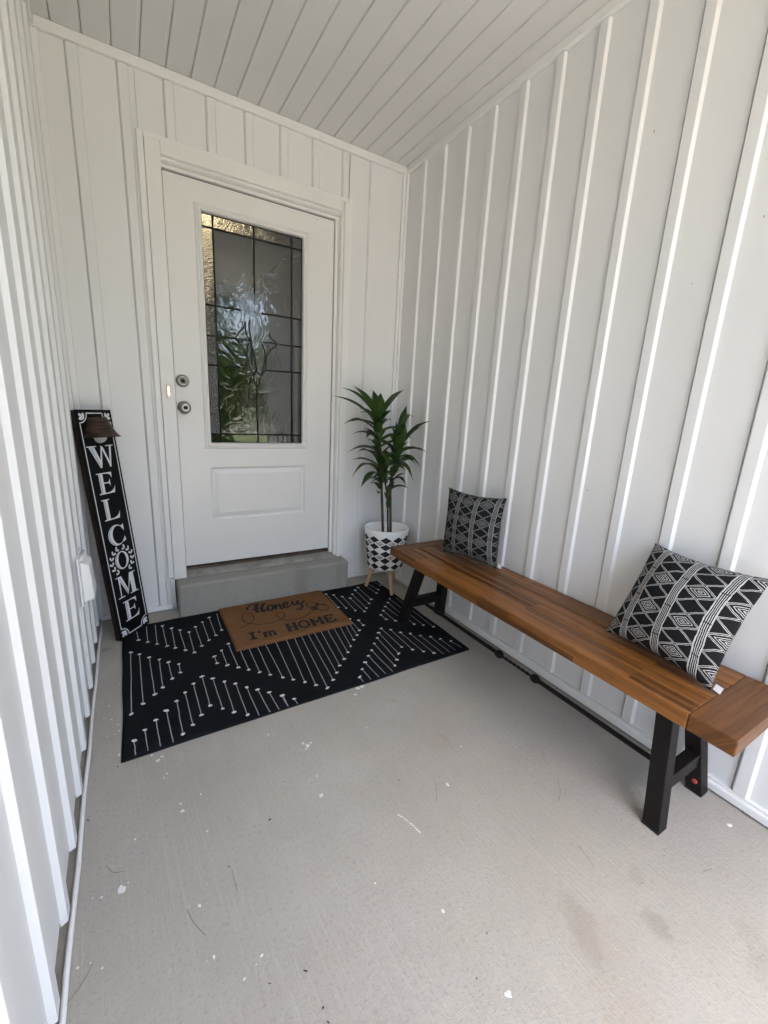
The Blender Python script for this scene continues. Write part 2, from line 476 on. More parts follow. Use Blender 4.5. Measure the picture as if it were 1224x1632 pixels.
def m_glass(kind):
    g = G('glass ' + kind); v = g.obj(); x, y, z = g.sep(v)
    if kind == 'hammered':
        vo = g.n('TexVoronoi', Vector=v, Scale=150.)
        h = g.m('ADD', vo, g.m('MULTIPLY', g.noise(v, 240., 2.), .5)); nrm = g.bump(h, .5, .005)
    elif kind == 'swirl':
        # drawn (baroque) glass: flowing ridges, strongest round the flower
        warp = g.noise(v, 5.5, 2., .5, 1.2)
        warp2 = g.noise(g.vm('ADD', v, (3., 1., 7.)), 3.2, 2., .5, .8)
        ph = g.m('ADD', g.m('MULTIPLY', warp, 78.), g.m('ADD', g.m('MULTIPLY', warp2, 64.), g.m('MULTIPLY', x, 40.)))
        rid = g.m('ADD', g.m('SINE', ph), g.m('MULTIPLY', g.m('SINE', g.m('MULTIPLY', ph, .37)), 1.5))
        dz = g.m('DIVIDE', g.m('SUBTRACT', z, 1.50), .36); dx = g.m('DIVIDE', g.m('SUBTRACT', x, -.965), .28)
        d = g.m('ADD', g.m('MULTIPLY', dz, dz), g.m('MULTIPLY', dx, dx))
        amt = g.ramp(g.m('ADD', d, g.m('MULTIPLY', g.m('SUBTRACT', warp2, .5), 1.5)), .45, 1.1, 1., .04)
        nrm = g.bump(g.m('MULTIPLY', rid, amt), .40, .0042)
    else:
        h = g.noise(g.vm('MULTIPLY', v, (14., 1., 3.)), 1., 2.)
        nrm = g.bump(h, .05, .003)
    return g.fin(Base_Color=(.93, .95, .94), Roughness=.015 if kind != 'hammered' else .05, Transmission_Weight=1.0, IOR=1.62, Normal=nrm)
for k in ('hammered', 'swirl', 'clear'): M['glass_' + k] = m_glass(k)

def m_foliage(name, c1, c2):
    g = G(name); v = g.obj()
    f = g.noise(v, 1.1, 4.)
    c = g.mix(g.ramp(f, .3, .7), c1, c2)
    return g.fin(Base_Color=c, Roughness=.6, Specular_IOR_Level=.3)
M['fol_a'] = m_foliage('tree leaves mid', (.075, .12, .025), (.13, .19, .05))
M['fol_b'] = m_foliage('tree leaves dark', (.05, .085, .02), (.10, .145, .04))

# ------------------------------------------------------------------ the setting outside
H = 2.646           # ceiling
XL = -1.825         # face of the left siding
YF = -3.55          # front end of the porch roof
lawn = MB().add([(-120, -160, -.16), (120, -160, -.16), (120, 120, -.16), (-120, 120, -.16)], [(0, 1, 2, 3)]).build('lawn', M['grass'])
tag(lawn, 'green lawn stretching away beyond the open end of the porch', 'lawn', kind='structure')
road = MB().box(-90, 90, -21.5, -16.5, -.5, -.12).build('road', M['asphalt'])
tag(road, 'pale sunlit road crossing beyond the lawn', 'road', kind='structure')
floor = MB().box(-1.90, 1.6, -4.9, .06, -.16, 0).build('porch_floor', M['concrete'])
tag(floor, 'worn broom-finished grey concrete porch slab with stains and paint flecks', 'floor', kind='structure')
bounce_drive = MB().box(-7.5, .6, -16.45, -4.92, -.4, -.10).build('bounce_driveway', M['concrete'])  # unseen pale paving, added and widened to bounce warm-neutral light into the porch
tag(bounce_drive, 'wide pale concrete drive, unseen, added to bounce neutral light into the porch', 'bounce_driveway', kind='structure')

# ------------------------------------------------------------------ walls of siding
PITCH_R, PITCH_D, PITCH_L = .185, .1811, .185
BD = .0125          # how far a batten stands proud
def batten(name, parent, c, lo, hi, plane, base=.049, top=.033, depth=BD):
    """tapered batten; plane: function (along, out, z) -> point"""
    prof = [(c - base / 2, -.001), (c - top / 2, depth), (c + top / 2, depth), (c + base / 2, -.001)]
    b = MB().prism(prof, lo, hi, lambda p, q, t: plane(p, q, t))
    return b.build(name, M['siding'], parent, bevel=.0012, seg=2)
def panel(parent, a, b, lo, hi, plane, ga=.0008, gb=.0008):
    prof = [(a + ga, -.012), (a + ga, 0), (b - gb, 0), (b - gb, -.012)]
    return MB().prism(prof, lo, hi, lambda p, q, t: plane(p, q, t)).build('siding_panel', M['siding'], parent)

# right wall, facing -x
rw = thing('siding_wall', 'long white board-and-batten wall behind the wooden bench', 'wall', (0, -1.4, 0))
Rp = lambda a, o, z: (-o, a, z)
cs = [-.191 - PITCH_R * k for k in range(15)]
bounds = [-.006] + cs + [-2.96]
for a, b in zip(bounds[:-1], bounds[1:]): panel(rw, b, a, .045, H - .012, Rp, ga=.0245 + .0011 if b in cs else .0008)
for c in cs: batten('batten', rw, c, .047 + random.uniform(0, .003), H - .038, Rp)
MB().box(-.022, -.001, -2.96, -.034, H - .036, H - .001).build('top_trim', M['trim'], rw, bevel=.002)
MB().prism([(0.004, .008), (-.020, .008), (-.020, .030), (-.017, .036), (-.013, .036), (-.013, .046), (.004, .046)], -2.96, -.034, lambda p, q, t: (p, t, q)).build('bottom_trim', M['trim'], rw, bevel=.001)
MB().box(.013, .10, -2.96, .0, 0, H + .05).build('sheathing', M['sheath'], rw)
MB().box(-.03, .115, -3.00, -2.9605, .0, H - .002).build('corner_post_trim', M['trim'], rw, bevel=.003)

# door wall, facing -y
dw = thing('siding_wall', 'white board-and-batten wall round the front door, below the sloping ceiling line', 'wall', (-.9, 0, 0))
dw['label'] = 'white board-and-batten wall the front door is set in'
Dp = lambda a, o, z: (a, -o, z)
cs = [-1.687 + PITCH_D * k for k in range(9)]
OX0, OX1, OZ1 = -1.462, -.392, 2.366           # opening left for the casing
bounds = [XL + .001] + cs + [-.001]
for a, b in zip(bounds[:-1], bounds[1:]):
    for (a2, b2, lo) in [(max(a, XL), min(b, OX0), .032), (max(a, OX0), min(b, OX1), OZ1), (max(a, OX1), b, .032)]:
        if b2 - a2 > .03: panel(dw, a2, b2, lo, H - .012, Dp, gb=.0245 + .0006 if b2 in cs else .0008)
for c in cs:
    lo = OZ1 + .008 if OX0 - .02 < c < OX1 + .02 else .034
    if abs(c - OX0) < .03 or abs(c - OX1) < .03: 
        batten('batten', dw, c, OZ1 + .008, H - .042, Dp); continue
    batten('batten', dw, c, lo, H - .042, Dp)
MB().box(XL, -.002, -.021, -.001, H - .040, H - .001).build('top_trim', M['trim'], dw, bevel=.002)
for x0, x1 in ((XL + .012, -1.442), (-.380, -.034)):
    MB().prism([(0.003, .006), (-.019, .006), (-.019, .026), (-.012, .031), (.003, .031)], x0, x1, lambda p, q, t: (t, p, q)).build('bottom_trim', M['trim'], dw, bevel=.001)
MB().box(-.034, -.002, -.019, -.0005, .004, H - .041).build('corner_trim', M['trim'], dw, bevel=.002)
MB().box(-.0185, -.001, -.034, -.0195, .004, H - .037).build('corner_trim', M['trim'], dw, bevel=.002)
MB().box(XL + .004, XL + .030, -.016, -.001, .02, H - .041).build('corner_trim', M['trim'], dw, bevel=.002)
MB().box(-1.463, -1.441, -.019, -.0005, .012, .19).build('corner_trim', M['trim'], dw, bevel=.0015)
for b in ((-2.0, -1.47, .013, .11, 0, H + .05), (-.386, .012, .013, .11, 0, H + .05), (-1.469, -.387, .013, .11, 2.37, H + .05)):
    MB().box(*b).build('sheathing', M['sheath'], dw)

# left wall, facing +x
lw = thing('siding_wall', 'white board-and-batten wall seen edge-on close at the left', 'wall', (XL, -1.6, 0))
Lp = lambda a, o, z: (XL + o, a, z)
cs = [-.11 - PITCH_L * k for k in range(18)]
bounds = [-.018] + cs + [YF + .04]
for a, b in zip(bounds[:-1], bounds[1:]):
    if a - b < .01: continue
    lo0, lo1, lo2 = (random.uniform(.034, .058) for _ in range(3))
    # the sheets were cut by hand: their lower edges wander
    n = 5; vs = []
    for o in (0, -.010):
        for k in range(n + 1):
            t = k / n; yy = a + (b - a) * t
            vs.append((XL + o, yy, lo0 * (1 - t) + lo1 * t + .014 * math.sin(PI * t) * (1 if lo2 > .045 else -.6)))
        for k in range(n + 1):
            t = 1 - k / n; vs.append((XL + o, a + (b - a) * t, H - .012))
    m = 2 * (n + 1)
    fs = [tuple(range(m)), tuple(range(2 * m - 1, m - 1, -1))] + [(i, (i + 1) % m, m + (i + 1) % m, m + i) for i in range(m)]
    MB().add(vs, fs).build('siding_panel', M['siding'], lw)
for c in cs: batten('batten', lw, c, .026 + random.uniform(0, .012), H - .038, Lp)
MB().box(XL + .001, XL + .022, YF, -.020, H - .036, H - .001).build('top_trim', M['trim'], lw, bevel=.002)
MB().box(XL - .055, XL - .0105, YF, .0, .003, .11).build('sill_board', M['weathered'], lw, bevel=.003, label='weathered grey-brown board showing under the siding')
ys = [-.02 - .12 * k for k in range(29)]
MB().tube([(XL + .016 + .0015 * math.sin(k * 1.7), y, .0072) for k, y in enumerate(ys)], .0062, n=10).build('floor_bead', M['trim'], lw, label='thin white rounded strip along the floor edge')
MB().box(XL - .10, XL - .056, YF, .013, .115, H + .05).build('sheathing', M['sheath'], lw)
MB().box(XL - .12, XL + .02, YF - .035, YF - .0005, .0, H - .002).build('corner_post_trim', M['trim'], lw, bevel=.003)

# ------------------------------------------------------------------ ceiling of soffit planks
ce = thing('porch_ceiling', 'white ceiling of narrow grooved planks over the porch', 'ceiling', (-.9, -1.7, H))
gx = [-1.8525 + .1036 * k for k in range(19)]
for a, b in zip(gx[:-1], gx[1:]):
    b = min(b, -.001); a = max(a, XL + .001)
    if b - a < .01: continue
    g1 = .0013
    # plank with an eased long edge and a shallow step, as on V-groove soffit
    prof = [(a + g1, H + .010), (a + g1, H + .003), (a + g1 + .004, H), (b - .014, H), (b - .010, H + .0022), (b - g1, H + .0035), (b - g1, H + .010)]
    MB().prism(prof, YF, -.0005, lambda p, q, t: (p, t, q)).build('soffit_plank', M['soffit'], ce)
MB().box(XL - .1, .1, YF, .01, H + .012, H + .05).build('backing', M['sheath'], ce)
MB().box(XL - .15, .15, YF - .05, YF - .001, H - .06, H + .28).build('fascia', M['trim'], ce, bevel=.003)

# ------------------------------------------------------------------ house body round the porch
ho = thing('house', 'low white house body and grey roof the porch is cut into', 'house', (1, 3, 0))
MB().box(.12, 6.5, -2.955, 9, -.15, H + .25).build('wing_wall', M['trim'], ho)
MB().box(-8, XL - .12, YF, 9, -.15, H + .25).build('wing_wall', M['trim'], ho)
MB().box(-2.2, .3, 6.0, 6.1, -.1, H + .2).build('hall_wall', M['hall'], ho)
MB().box(-1.60, -1.50, .115, 6.0, .2, H - .1).build('hall_wall', M['hall'], ho)
MB().box(-.20, -.12, .115, 6.0, .2, H - .1).build('hall_wall', M['hall'], ho)
MB().box(-1.60, -.12, .115, 6.0, .10, .18).build('hall_floor', M['sweep'], ho)
MB().box(-1.60, -.12, .115, 6.0, H - .08, H).build('hall_ceiling', M['hall'], ho)
MB().add([(-8.4, YF - .25, H + .27), (6.9, YF - .25, H + .27), (6.9, 9.4, H + .27), (-8.4, 9.4, H + .27), (-8.4, 3, 4.4), (6.9, 3, 4.4)],
         [(0, 1, 5, 4), (2, 3, 4, 5), (0, 4, 3), (1, 2, 5), (3, 2, 1, 0)]).build('roof', M['roof'], ho)
LC = (-1.12, 1.06, H - .081)
hl = thing('hall_lamp', 'warm lit round ceiling lamp inside the hall behind the door glass', 'lamp', LC)
MB().lathe([(.001, -.078), (.15, -.076), (.168, -.068), (.172, -.012)], Matrix.Translation(LC), 28).build('glass_shade', M['lamp'], hl)
MB().lathe([(.178, -.012), (.178, -.001), (.001, -.001)], Matrix.Translation(LC), 28).build('base_plate', M['nickel'], hl)

# ------------------------------------------------------------------ door frame
df = thing('door_frame', 'white painted casing and sill round the front door', 'door frame', (-.92, 0, .19))
CX0, CX1, CZ1 = -1.444, -.402, 2.352
IX0, IX1, IZ1 = -1.378, -.447, 2.277
MB().box(-1.472, -1.4455, -.020, -.0005, .196, CZ1 + .022).build('side_channel', M['trim'], df, bevel=.002)
MB().box(-.401, -.380, -.020, -.0005, .196, CZ1 + .022).build('side_channel', M['trim'], df, bevel=.002)
MB().box(-1.4449, -.4016, -.0195, -.0005, CZ1 + .0005, CZ1 + .022).build('head_channel', M['trim'], df, bevel=.002)
MB().box(CX0, IX0, -.026, .05, .187, CZ1).build('side_casing', M['jamb'], df, bevel=.003)
rprof = [(IX1 + .0, .05), (IX1, -.010), (IX1 + .006, -.020), (IX1 + .013, -.020), (IX1 + .017, -.012), (IX1 + .022, -.026), (CX1, -.028), (CX1, .05)]
MB().prism(rprof, .187, CZ1, lambda p, q, t: (p, q, t)).build('side_casing', M['jamb'], df, bevel=.001)
hprof = [(IZ1, .05), (IZ1, -.010), (IZ1 + .006, -.020), (IZ1 + .013, -.020), (IZ1 + .017, -.012), (IZ1 + .022, -.026), (CZ1 - .001, -.0275), (CZ1 - .001, .05)]
MB().prism(hprof, IX0 + .0005, IX1 + .0002, lambda p, q, t: (t, q, p)).build('head_casing', M['jamb'], df, bevel=.001)
DX0, DX1, DZ0, DZ1, DY = -1.371, -.470, .240, 2.258, .030
MB().box(DX0 - .012, DX0 - .002, .0505, .105, .2, DZ1 + .02).build('jamb', M['jamb'], df)
MB().box(DX1 + .004, IX1 + .02, .0505, .105, .2, DZ1 + .02).build('jamb', M['jamb'], df)
MB().box(DX1 + .0045, IX1, .018, .05, .2, IZ1).build('stop', M['jamb'], df)
MB().box(IX0, IX1, .012, .05, DZ1 + .006, IZ1 + .004).build('head_stop', M['jamb'], df)
MB().box(DX0, DX1 + .004, .036, .10, DZ1 + .0005, DZ1 + .0055).build('weatherstrip', M['rubber'], df)
MB().box(DX1 + .0002, DX1 + .004, .036, .10, DZ0 - .01, DZ1).build('weatherstrip', M['rubber'], df)
MB().box(DX0, DX1 + .004, .045, .10, DZ0 - .012, DZ0 - .001).build('weatherstrip', M['rubber'], df)
MB().box(IX0 + .002, IX1 - .002, .030, .11, .205, DZ0 - .0125).build('sill_riser', M['sweep'], df, bevel=.002)
MB().add([(IX0 - .004, -.034, .187), (IX1 + .02, -.034, .187), (IX1 + .02, .0295, .187), (IX0 - .004, .0295, .187),
          (IX0 - .004, -.034, .193), (IX1 + .02, -.034, .193), (IX1 + .02, .0295, .214), (IX0 - .004, .0295, .214)],
         [(0, 3, 2, 1), (4, 5, 6, 7), (0, 1, 5, 4), (1, 2, 6, 5), (2, 3, 7, 6), (3, 0, 4, 7)]).build('threshold', M['sill'], df, bevel=.0015, label='worn grey metal sill under the door')

# ------------------------------------------------------------------ door
dr = thing('front_door', 'white front door with a leaded glass light and a raised lower panel', 'door', (-.92, .05, DZ0))
GX0, GX1, GZ0, GZ1 = -1.2042, -.6620, .960, 2.1275
FX0, FX1, FZ0, FZ1 = -1.236, -.630, .930, 2.159
PX0, PX1, PZ0, PZ1 = -1.214, -.640, .506, .822
sl = MB()
xs = [DX0, FX0 + .006, FX1 - .006, DX1]; zs = [DZ0, PZ0, PZ1, FZ0 + .006, FZ1 - .006, DZ1]
def slabbox(x0, x1, z0, z1, y0=DY, y1=DY + .044):
    sl.box(x0, x1, y0, y1, z0, z1)
slabbox(DX0, FX0 + .006, DZ0, DZ1)
slabbox(FX1 - .006, DX1, DZ0, DZ1)
slabbox(FX0 + .006, FX1 - .006, FZ1 - .006, DZ1)
slabbox(FX0 + .006, FX1 - .006, PZ1, FZ0 + .006)
slabbox(FX0 + .006, FX1 - .006, DZ0, PZ0)
slabbox(FX0 + .006, PX0, PZ0, PZ1)
slabbox(PX1, FX1 - .006, PZ0, PZ1)
slab = sl.build('slab', M['door'], dr)
bm = bmesh.new(); bm.from_mesh(slab.data); bmesh.ops.remove_doubles(bm, verts=bm.verts, dist=1e-5)
# drop the inner faces shared by two boxes
seen = {}
for fc in bm.faces: seen.setdefault(tuple(sorted(round(c, 4) for vv in fc.verts for c in vv.co)), []).append(fc)
bmesh.ops.delete(bm, geom=[fc for l in seen.values() if len(l) > 1 for fc in l], context='FACES_ONLY')
bm.to_mesh(slab.data); bm.free()
def frame_profile(x0, x1, z0, z1, prof):
    """mitred rectangular moulding: prof [(inset, y)] from outside to inside"""
    b = MB(); n = len(prof); vs = []
    for ins, y in prof:
        vs += [(x0 + ins, y, z0 + ins), (x1 - ins, y, z0 + ins), (x1 - ins, y, z1 - ins), (x0 + ins, y, z1 - ins)]
    fs = []
    for j in range(n - 1):
        for k in range(4):
            k2 = (k + 1) % 4
            fs.append((j * 4 + k, j * 4 + k2, (j + 1) * 4 + k2, (j + 1) * 4 + k))
    b.add(vs, fs)
    return b
# raised panel: cove down, then a bevelled field
pp = [(0, DY - .0008), (.004, DY + .001), (.010, DY + .0095), (.017, DY + .010), (.021, DY + .0085), (.040, DY + .003), (.042, DY + .0028)]
pb = frame_profile(PX0, PX1, PZ0, PZ1, pp)
pb.add([(PX0 + .042, DY + .0028, PZ0 + .042), (PX1 - .042, DY + .0028, PZ0 + .042), (PX1 - .042, DY + .0028, PZ1 - .042), (PX0 + .042, DY + .0028, PZ1 - .042)], [(0, 1, 2, 3)])
pb.build('raised_panel', M['door'], dr)
win = frame_profile(FX0, FX1, FZ0, FZ1, [(-.001, DY + .003), (0, DY - .004), (.004, DY - .010), (.010, DY - .011), (.012, DY - .007), (.016, DY - .012), (.026, DY - .013), (.031, DY - .008), (.033, DY + .002), (.033, DY + .02)]).build('window', M['door'], dr)
GY = .046                                       # outer face of the glass
vx = [GX0, -1.148, -.938, -.725, GX1]
hz = [GZ0, 1.012, 1.388, 1.540, 1.694, 2.065, GZ1]
def pane(x0, x1, z0, z1, kind):
    MB().box(x0 + .0012, x1 - .0012, GY, GY + .004, z0 + .0012, z1 - .0012).build('pane', M['glass_' + kind], win)
for i in range(6):
    z0, z1 = hz[i], hz[i + 1]
    pane(vx[0], vx[1], z0, z1, 'hammered' if i in (1, 4, 5) else 'clear' if i == 0 else 'hammered')
    pane(vx[3], vx[4], z0, z1, 'hammered' if i in (4, 5) else 'clear')
    edge_kind = 'hammered' if i == 5 else 'clear' if i == 0 else 'swirl'
    if i in (2, 3): pane(vx[1], vx[3], z0, z1, 'swirl')
    else:
        pane(vx[1], vx[2], z0, z1, edge_kind); pane(vx[2], vx[3], z0, z1, edge_kind)
def came(pts, r=.0050):
    MB().tube([(p[0], GY - .0005, p[1]) for p in pts], r, n=6).build('came', M['came'], win)
came([(vx[1], GZ0), (vx[1], GZ1)]); came([(vx[3], GZ0), (vx[3], GZ1)])
came([(vx[2], 1.79), (vx[2], GZ1)]); came([(-.934, GZ0), (-.936, 1.15), (-.935, 1.287)])
came([(GX0, hz[5]), (GX1, hz[5])]); came([(GX0, hz[1]), (GX1, hz[1])])
came([(GX0, hz[4]), (-1.02, hz[4])]); came([(-.90, hz[4]), (GX1, hz[4])])
came([(GX0, hz[3]), (-1.04, hz[3])]); came([(-.80, hz[3]), (GX1, hz[3])])
came([(GX0, hz[2]), (-1.00, hz[2])]); came([(-.89, hz[2]), (GX1, hz[2])])
def cpx(pts, sc=7.2, ox=330, oy=510):
    return [(q.x, q.z) for q in (un(ox + a / sc, oy + b / sc, 1, GY) for a, b in pts)]
for c in ([(320, 212), (362, 150), (410, 92), (436, 20)], [(322, 212), (400, 222), (490, 240)], [(440, 20), (445, 150), (490, 232)],
          [(485, 0), (482, 90), (500, 200), (512, 300), (515, 520)], [(710, 148), (735, 210), (800, 282), (722, 350), (682, 432), (668, 570), (612, 655), (600, 730), (578, 775)],
          [(330, 225), (420, 330), (470, 470), (492, 560), (530, 610), (542, 705), (577, 775)], [(502, 240), (468, 300), (458, 400), (478, 480)],
          [(800, 282), (735, 262), (640, 258)], [(632, 280), (668, 400), (640, 570), (606, 632), (566, 560), (548, 430), (520, 320)], [(566, 560), (538, 640)]):
    pts = cpx(c); cm = catmull([(p[0], p[1], 0) for p in pts], 6)
    came([(p.x, p.y) for p in cm], .0040)
for ins in (0,):
    came([(GX0, GZ0), (GX1, GZ0)], .0038); came([(GX0, GZ1), (GX1, GZ1)], .0055); came([(GX0, GZ0), (GX0, GZ1)], .0045); came([(GX1, GZ0), (GX1, GZ1)], .0045)
# lock and knob, turned about -y
def onface(x, z): return Matrix.Translation((x, DY, z)) @ Matrix.Rotation(PI / 2, 4, 'X')
bx, bz = -1.3345, 1.291
MB().lathe([(.033, -.001), (.033, .006), (.031, .012), (.024, .019), (.0185, .021), (.018, .0195), (.001, .0195)], onface(bx, bz), 32).build('deadbolt', M['nickel'], dr)
dbk = MB().lathe([(.0095, .0195), (.0085, .0225), (.004, .023), (.0038, .021), (.001, .021)], onface(bx, bz), 20).build('key_cylinder', M['nickel_dark'], dr)
kx, kz = -1.3335, 1.152
knob = MB().lathe([(.034, -.001), (.034, .005), (.031, .010), (.016, .013), (.0125, .018), (.0125, .030), (.019, .036), (.0265, .043), (.0285, .051), (.0265, .060), (.019, .0655), (.010, .0665), (.0095, .064), (.001, .064)], onface(kx, kz), 32).build('door_knob', M['nickel'], dr)
MB().lathe([(.0088, .0655), (.007, .0675), (.001, .0675)], onface(kx, kz), 16).build('keyhole', M['nickel_dark'], knob)

# doorbell
db = thing('doorbell', 'small lit orange doorbell button on the left door casing', 'doorbell', (-1.409, -.026, 1.233))
MB().box(-1.419, -1.3995, -.031, -.0262, 1.198, 1.268).build('housing', M['nickel'], db, bevel=.002)
MB().box(-1.4135, -1.4045, -.0345, -.0312, 1.212, 1.254).build('button', M['bell'], db, bevel=.003)

# ------------------------------------------------------------------ concrete door step
st = MB().box(-1.436, -.385, -.137, .03, -.02, .1865)
sto = st.build('door_step', M['step'], None, bevel=.014, seg=3)
tag(sto, 'rough grey concrete step under the front door', 'step')

# ------------------------------------------------------------------ rug
rg = thing('rug', 'black rug with rows of thin white arrow stitches before the door step', 'rug', (-.94, -.64, 0))
RX0, RX1, RY0, RY1 = -1.712, -.163, -1.128, -.150
def rz(x, y):
    e = min(x - RX0, RX1 - x, y - RY0, RY1 - y)
    k = max(0., min(1., 1 - e / .12))
    return .0052 + k * .0055 * (noise.noise(Vector((x * 5, y * 5, 1.))) + .15) + .0007 * noise.noise(Vector((x * 14, y * 14, 3.)))
NXR, NYR = 96, 62
b = MB(); vs = []
for j in range(NYR + 1):
    for i in range(NXR + 1):
        u, v = i / NXR, j / NYR
        x, y = RX0 + (RX1 - RX0) * u, RY0 + (RY1 - RY0) * v
        wx = .004 * noise.noise(Vector((y * 4, 7., 0))) ; wy = .006 * noise.noise(Vector((x * 3.2, 2., 0)))
        vs.append((x + wx, y + wy, max(.0032, rz(x, y))))
fs = [(j * (NXR + 1) + i, j * (NXR + 1) + i + 1, (j + 1) * (NXR + 1) + i + 1, (j + 1) * (NXR + 1) + i) for j in range(NYR) for i in range(NXR)]
b.add(vs, fs, True)
ring = [i for i in range(NXR + 1)] + [j * (NXR + 1) + NXR for j in range(1, NYR + 1)] + [NYR * (NXR + 1) + i for i in range(NXR - 1, -1, -1)] + [j * (NXR + 1) for j in range(NYR - 1, 0, -1)]
base = len(b.v)
low = [(b.v[i][0], b.v[i][1], .0004) for i in ring]
b.v += low
for k in range(len(ring)):
    k2 = (k + 1) % len(ring)
    b.f.append([ring[k2], ring[k], base + k, base + k2]); b.s.append(False)
b.build('rug_body', M['rug'], rg)
A = lambda p: (170 + p[0] / 4.08, 960 + p[1] / 4.08)
Bc = lambda p: (450 + p[0] / 3.948, 900 + p[1] / 3.948)
LA = [((195, 190), (207, 245), 0), ((258, 155), (267, 258), 0), ((315, 145), (328, 270), 0), ((362, 152), (392, 284), 2), ((422, 167), (447, 295), 2), ((475, 180), (513, 310), 2),
      ((535, 193), (571, 325), 2), ((577, 158), (620, 283), 2), ((623, 128), (666, 245), 2), ((665, 98), (710, 213), 2), ((715, 72), (748, 180), 0),
      ((157, 327), (160, 722), 2), ((213, 338), (237, 657), 2), ((277, 357), (313, 597), 2), ((341, 372), (365, 552), 2), ((400, 388), (427, 495), 2), ((470, 400), (480, 455), 2),
      ((700, 350), (718, 395), 2), ((747, 312), (786, 407), 2), ((790, 268), (857, 422), 2), ((850, 270), (925, 437), 0), ((900, 240), (995, 453), 0), ((945, 210), (1065, 470), 0),
      ((990, 190), (1145, 487), 0),
      ((178, 897), (188, 1003), 1), ((248, 828), (270, 980), 1), ((320, 763), (352, 953), 1), ((388, 702), (435, 926), 1), ((455, 640), (497, 858), 2), ((510, 585), (562, 797), 2),
      ((565, 527), (615, 732), 2), ((620, 480), (673, 670), 2), ((690, 493), (755, 690), 2), ((765, 513), (830, 713), 2), ((838, 527), (917, 732), 2), ((910, 550), (995, 741), 1),
      ((982, 565), (1063, 713), 1), ((1057, 583), (1123, 697), 1), ((1138, 605), (1185, 680), 1)]
LB = [((-55, 455), (68, 722), 0), ((-10, 390), (143, 738), 0), ((30, 360), (213, 757), 0), ((70, 350), (285, 773), 0), ((120, 360), (320, 724), 0), ((160, 355), (342, 678), 0),
      ((200, 340), (362, 633), 0), ((240, 330), (390, 592), 0), ((280, 320), (412, 550), 0), ((320, 310), (430, 512), 0), ((350, 295), (450, 472), 0), ((370, 290), (470, 442), 0), ((423, 340), (485, 412), 2), ((480, 348), (510, 380), 2),
      ((5, 820), (40, 893), 1), ((75, 842), (100, 875), 1),
      ((487, 705), (513, 738), 1), ((503, 655), (558, 720), 1), ((520, 613), (606, 704), 1), ((543, 572), (650, 686), 1), ((562, 537), (695, 673), 1), ((578, 495), (708, 635), 2), ((598, 460), (722, 597), 2),
      ((607, 427), (733, 558), 2), ((622, 400), (752, 517), 2), ((682, 408), (820, 533), 2), ((743, 425), (888, 545), 2), ((805, 432), (955, 555), 2), ((868, 445), (1016, 562), 1), ((932, 452), (1053, 550), 1),
      ((993, 466), (1090, 538), 1), ((1060, 480), (1127, 521), 1),
      ((275, 185), (352, 268), 2), ((323, 190), (403, 272), 2), ((377, 200), (460, 287), 2), ((427, 210), (517, 294), 2), ((440, 185), (530, 272), 2), ((458, 160), (546, 243), 2), ((475, 143), (560, 217), 2),
      ((512, 125), (593, 178), 0), ((535, 118), (605, 157), 0), ((575, 108), (620, 130), 0),
      ((620, 315), (655, 343), 2), ((635, 288), (712, 352), 2), ((648, 262), (770, 352), 2), ((663, 237), (830, 373), 2), ((675, 213), (888, 380), 2), ((712, 205), (952, 390), 0)]
pl, pk = MB(), MB()
def stitch(p, q, mode):
    P, Q = un(*p, 2, .007), un(*q, 2, .007)
    for R_ in (P, Q):
        R_.x = min(max(R_.x, RX0 + .012), RX1 - .012); R_.y = min(max(R_.y, RY0 + .008), RY1 - .008)
    d = (Q - P); n = 10; L = d.length; d.normalize(); s = Vector((-d.y, d.x, 0)); hw = .0016
    row = []
    for k in range(n + 1):
        c = P + (Q - P) * (k / n) + s * (.0016 * noise.noise(Vector((P.x * 30, k * .5, 0))))
        z = max(.0032, rz(c.x, c.y)) + .0011
        row.append((c + s * hw, c - s * hw, z))
    vs = []
    for a_, b_, z in row: vs += [(a_.x, a_.y, z - .0009), (a_.x * .6 + b_.x * .4, a_.y * .6 + b_.y * .4, z), (b_.x, b_.y, z - .0009)]
    fs = []
    for k in range(n):
        for j in range(2): fs.append((3 * k + j, 3 * k + 3 + j, 3 * k + 4 + j, 3 * k + 1 + j))
    pl.add(vs, fs, True)
    ends = []
    if mode in (1, 2): ends.append(P)
    if mode in (0, 2): ends.append(Q)
    for e in ends:
        z = max(.0032, rz(e.x, e.y)); m = 9; ang = random.uniform(-.5, .5); rx, ry = random.uniform(.0075, .0105), random.uniform(.005, .0072)
        vs = [(e.x, e.y, z + .0036)]; 
        for rr, hh in ((.6, .0029), (1., .0008)):
            for k in range(m):
                t = 2 * PI * k / m; j = random.uniform(.8, 1.25)
                a_, b_ = rx * rr * j * math.cos(t), ry * rr * j * math.sin(t)
                vs.append((e.x + a_ * math.cos(ang) - b_ * math.sin(ang), e.y + a_ * math.sin(ang) + b_ * math.cos(ang), z + hh))
        fs = [(0, 1 + k, 1 + (k + 1) % m) for k in range(m)] + [(1 + k, 1 + m + k, 1 + m + (k + 1) % m, 1 + (k + 1) % m) for k in range(m)]
        pk.add(vs, fs, True)
for p, q, m_ in LA: stitch(A(p), A(q), m_)
for p, q, m_ in LB: stitch(Bc(p), Bc(q), m_)
tag(pl.build('stitched_line', M['thread_dim'], rg), kind='stuff')
tag(pk.build('yarn_knot', M['thread'], rg), kind='stuff')

